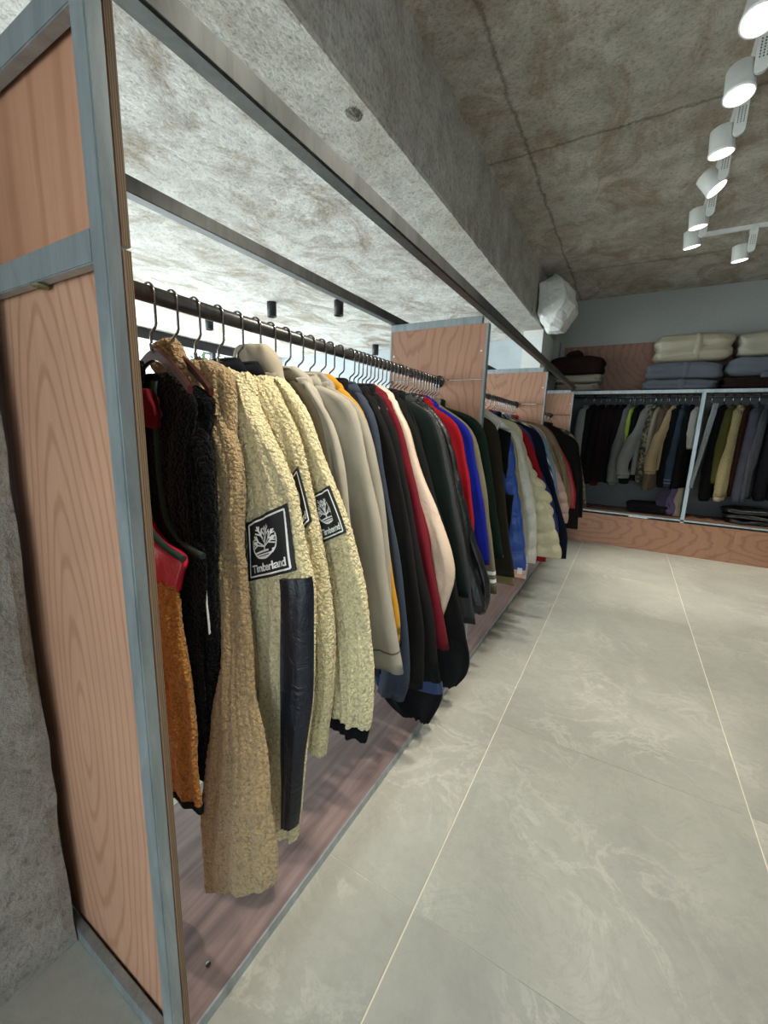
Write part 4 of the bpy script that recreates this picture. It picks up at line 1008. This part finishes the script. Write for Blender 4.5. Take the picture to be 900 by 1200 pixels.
folded('flat black folded garment on the lower shelf left of the post', .08, .60, 6.46, 6.84, ZL, .62, '#0c0c0e', cat='sweatshirt', seed=10, group=LS)
folded('black folded trousers at the bottom of the stack under the grey denim', 1.16, 1.72, 6.44, 6.84, ZL, .54, '#1a1b1c', kd='nylon', cat='trousers', seed=11, group=LS)
folded('charcoal folded trousers in glossy wrap, middle of the lower right stack', 1.15, 1.72, 6.44, 6.84, .54, .60, '#2a2b2d', kd='nylon', cat='trousers', seed=12, group=LS)
folded('black folded trousers topmost of the lower right stack', 1.13, 1.70, 6.44, 6.84, .60, .67, '#121314', kd='nylon', cat='trousers', seed=13, group=LS)
for x, zt, zb, c, lab, dx in ((.50, .83, .55, '#3a3446', 'dark purple cloth drooping on the lower shelf by the post', .09), (.58, .85, .52, '#524862', 'lilac cloth draped between the dark purple and the beige ones', .07), (.64, .86, .50, '#877c6c', 'beige cloth draped against the steel post', .05)):
    t = thing('cloth', lab, 'garment', (x, 6.50, 0), 0, LS)
    s = Slab([(-dx*.4, zt), (-dx*1.1, (zt+zb)/2), (-dx*.7, zb-.014)], [(dx*.8, zt), (dx*.7, (zt+zb)/2), (dx*.9, zb-.014)], th=.035, nz=14, na=18, seed=x*100, fold=.02, ff=4)
    obj('drape', s.bmesh(), fabric(c, 'cloth'), t)
t = thing('paper_packet', 'crumpled white packet in the gap above the plinth', 'packet', (.18, 6.44, .427), 0)
for k in range(4):
    s = Slab([(k*.05-.06, .016), (k*.05-.07, .0)], [(k*.05+.03, .018), (k*.05+.02, .0)], th=.012, nz=4, na=10, seed=k, fold=.01)
    obj('sheet', s.bmesh(), M['print_white'], t)
# ---------- wrapped bundle beside the beam
def bundle():
    bm = bmesh.new()
    P = [(-.215, -.22, .20), (-.215, .20, .22), (-.21, -.24, -.12), (-.20, .22, -.16), (-.06, -.10, .34), (-.05, .12, .33), (.04, -.24, .24), (.06, .16, .22),
         (.09, -.27, .02), (.10, .24, .0), (.20, -.12, -.06), (.215, .08, -.09), (.06, -.16, -.31), (-.05, -.22, -.27), (.08, .12, -.30), (-.12, .10, -.30), (.17, -.05, .12)]
    vs = [bm.verts.new(p) for p in P]
    bmesh.ops.convex_hull(bm, input=vs)
    for v in [v for v in bm.verts if not v.link_faces]: bm.verts.remove(v)
    bmesh.ops.subdivide_edges(bm, edges=bm.edges[:], cuts=9, use_grid_fill=True)
    bmesh.ops.smooth_vert(bm, verts=bm.verts[:], factor=.5, use_axis_x=True, use_axis_y=True, use_axis_z=True)
    bm.normal_update()
    for v in bm.verts:
        c = noise.voronoi(v.co*9)[0]; r = abs(noise.noise(v.co*7+Vector((3, 1, 2))))
        v.co += v.normal*((c[1]-c[0])*.020-.012+.03*(.5-r)*.6)
    return bm
bo = obj('wrapped_bundle', bundle(), M['bag'], None, smooth=False); bo.location = (-.925, 5.62, 3.0)
tag(bo, 'bundle wrapped in crumpled white plastic fixed beside the concrete beam under the ceiling', 'bag')

# ================================================================== LAMPS
trk = thing('lighting_track', 'white lighting track running along the concrete ceiling with a side branch', 'track', (0, 0, 0))
obj('rail', box(.283, .317, -1.8, 5.26, ZC-.035, ZC, .003), M['white_metal'], trk)
obj('rail', box(.317, 2.9, 5.225, 5.258, ZC-.035, ZC, .003), M['white_metal'], trk)
obj('end_cap', box(.280, .320, 5.26, 5.275, ZC-.037, ZC, .003), M['white_metal'], trk)
head_body = _mesh('lamp_body', lathe([(.02, .12), (.048, .118), (.060, .11), (.062, .0), (.066, -.004), (.066, -.016), (.060, -.016), (.058, -.006)], 32), M['white_metal'])
head_lens = _mesh('lens', lathe([(.046, -.008), (.046, -.010), (.042, -.012), (.02, -.0125)], 28), M['lens'])
head_ring = _mesh('lens_ring', lathe([(.058, -.006), (.0595, -.0165), (.052, -.0165), (.048, -.008)], 32), M['lensring'])
def head(x, y, aim, lab, lens=(.22, 3.15), across=False, power=1.0, drop=.0):
    """adapter box under the track, arm and swivelling cylinder"""
    t = thing('track_light', lab, 'spotlight', (x, y, ZC-.035), 0, 'spotlights on the ceiling track')
    d = Vector(aim).normalized()
    # flat gear plate hanging from the track, rounded at its lower end
    bm = bmesh.new(); n = 8; hw, bz = .028, -.165
    prof = [(-hw, 0), (hw, 0)]+[(hw*math.cos(k*PI/n), bz-hw*math.sin(k*PI/n)) for k in range(0, n+1)]
    rows = [[bm.verts.new((p+.012, yy, zz_)) for p, zz_ in prof] for yy in (-.010, .010)]
    bm.faces.new(rows[0]); bm.faces.new(rows[1][::-1])
    for k in range(len(prof)): bm.faces.new((rows[0][(k+1) % len(prof)], rows[0][k], rows[1][k], rows[1][(k+1) % len(prof)]))
    bmesh.ops.recalc_face_normals(bm, faces=bm.faces[:])
    obj('arm', bm, M['white_metal'], t)
    obj('adapter', box(-.018, .018, -.05, .05, -.018, 0, .003), M['white_metal'], t)
    bm = bmesh.new()
    for a_ in range(3):
        for b_ in range(7): box(-.004+a_*.014, .001+a_*.014, -.0112, -.0098, -.06-b_*.012, -.054-b_*.012, bm=bm)
    o = obj('vent_holes', bm, M['black_metal'], t); o['kind'] = 'stuff'
    obj('swivel', tube([(.012, .005, bz), (.012, .04, bz)], .010, 12), M['white_metal'], t)
    cen = Vector((-.055, .06, bz+.015))+d*.07
    q = d.to_track_quat('-Z', 'Y')
    for nm, me in (('lamp_body', head_body), ('lens', head_lens), ('lens_ring', head_ring)):
        o = obj(nm, me, None, t); o.location = cen; o.rotation_mode = 'QUATERNION'; o.rotation_quaternion = q
    l = bpy.data.lights.new('spot', 'SPOT'); l.energy = SPOT_W*power; l.spot_size = math.radians(56); l.spot_blend = .8; l.shadow_soft_size = .045
    l.color = (1.0, .93, .80)
    lo = bpy.data.objects.new('spot', l); C.objects.link(lo); lo.parent = t; lo.location = cen+d*.03; lo.rotation_mode = 'QUATERNION'; lo.rotation_quaternion = q
for i, (y, aim, pw, lab) in enumerate((
    (.95, (-.62, .05, -1), 1.15, 'white spotlight on the ceiling track, first of the two above the frame edge'),
    (1.65, (-.75, -.15, -1), 1.2, 'white spotlight on the ceiling track, second of the two above the frame edge'),
    (2.44, (-.10, -.30, -1), 1.0, 'white spotlight on the ceiling track cut by the top edge of the picture'),
    (2.86, (.05, -.15, -1), 1.0, 'white spotlight facing straight down just below the one at the picture edge'),
    (3.33, (.10, .05, -1), 1.0, 'white spotlight in the middle of the row with a level bright lens'),
    (3.80, (.65, -.1, -.9), 1.0, 'white spotlight tilted sharply to the right in the row'),
    (4.32, (.12, .1, -1), 1.0, 'white spotlight second to last along the straight track'),
    (4.72, (.15, .15, -1), 1.0, 'white spotlight last along the straight track, nearest the side branch'))):
    head(.30, y, aim, lab, power=pw)
head(.72, 5.24, (.12, .1, -1), 'single white spotlight hanging from the side branch of the track', across=True)
head(1.9, 5.24, (.1, .5, -1), 'white spotlight further along the side branch outside the picture', across=True)
# black downlights under the lower ceiling
for i, (x, y, lab) in enumerate(((-3.65, 3.63, 'black cylinder ceiling light seen above the middle of the hanging rod'), (-2.91, 3.89, 'black cylinder ceiling light beside the rear rail of the rack'),
                  (-4.91, 3.77, 'small black cylinder ceiling light seen just behind the near end of the rod'), (-3.76, 6.03, 'black cylinder ceiling light farthest away, left of the plywood divider'))):
    t = thing('ceiling_light', lab, 'spotlight', (x, y, ZB), 0, 'black cylinder lights in the next room')
    obj('housing', lathe([(.05, 0), (.052, -.002), (.052, -.155), (.046, -.155), (.042, -.13)], 24), M['black_metal'], t)
    obj('reflector', lathe([(.040, -.13), (.030, -.128), (.01, -.127)], 16), M['chrome'], t)
# ---------- greenery outside the side windows
def leafy(x, y, h, r, lab, seed):
    t = thing('tree', lab, 'tree', (x, y, -.02)); rnd = random.Random(seed)
    obj('trunk', tube([(0, 0, 0), (.05, .02, h*.4), (0, .05, h*.8)], [.09, .07, .03], 8), plain('bark_%d' % seed, '#4c4034', .9), t)
    bm = bmesh.new()
    for k in range(1500):
        v = Vector((rnd.gauss(0, 1), rnd.gauss(0, 1), rnd.gauss(0, 1))).normalized()*r*rnd.uniform(.5, 1)
        c = Vector((v.x, v.y, h*.75+v.z*1.1)); a = Vector((rnd.gauss(0, 1), rnd.gauss(0, 1), rnd.gauss(0, 1))).normalized()*.08; b = a.cross(Vector((rnd.gauss(0, 1), rnd.gauss(0, 1), rnd.gauss(0, 1)))).normalized()*.045
        bm.faces.new([bm.verts.new(c+q) for q in (-a, b, a, -b)])
    o = obj('foliage', bm, plain('leaf_%d' % seed, '#4f7a4a', .7), t); o['kind'] = 'stuff'
leafy(-9.4, 3.9, 3.4, 1.2, 'leafy green tree outside the side window seen over the near hangers', 1)
leafy(-9.8, 8.2, 3.2, 1.3, 'leafy green tree outside the side window further along the street', 2)
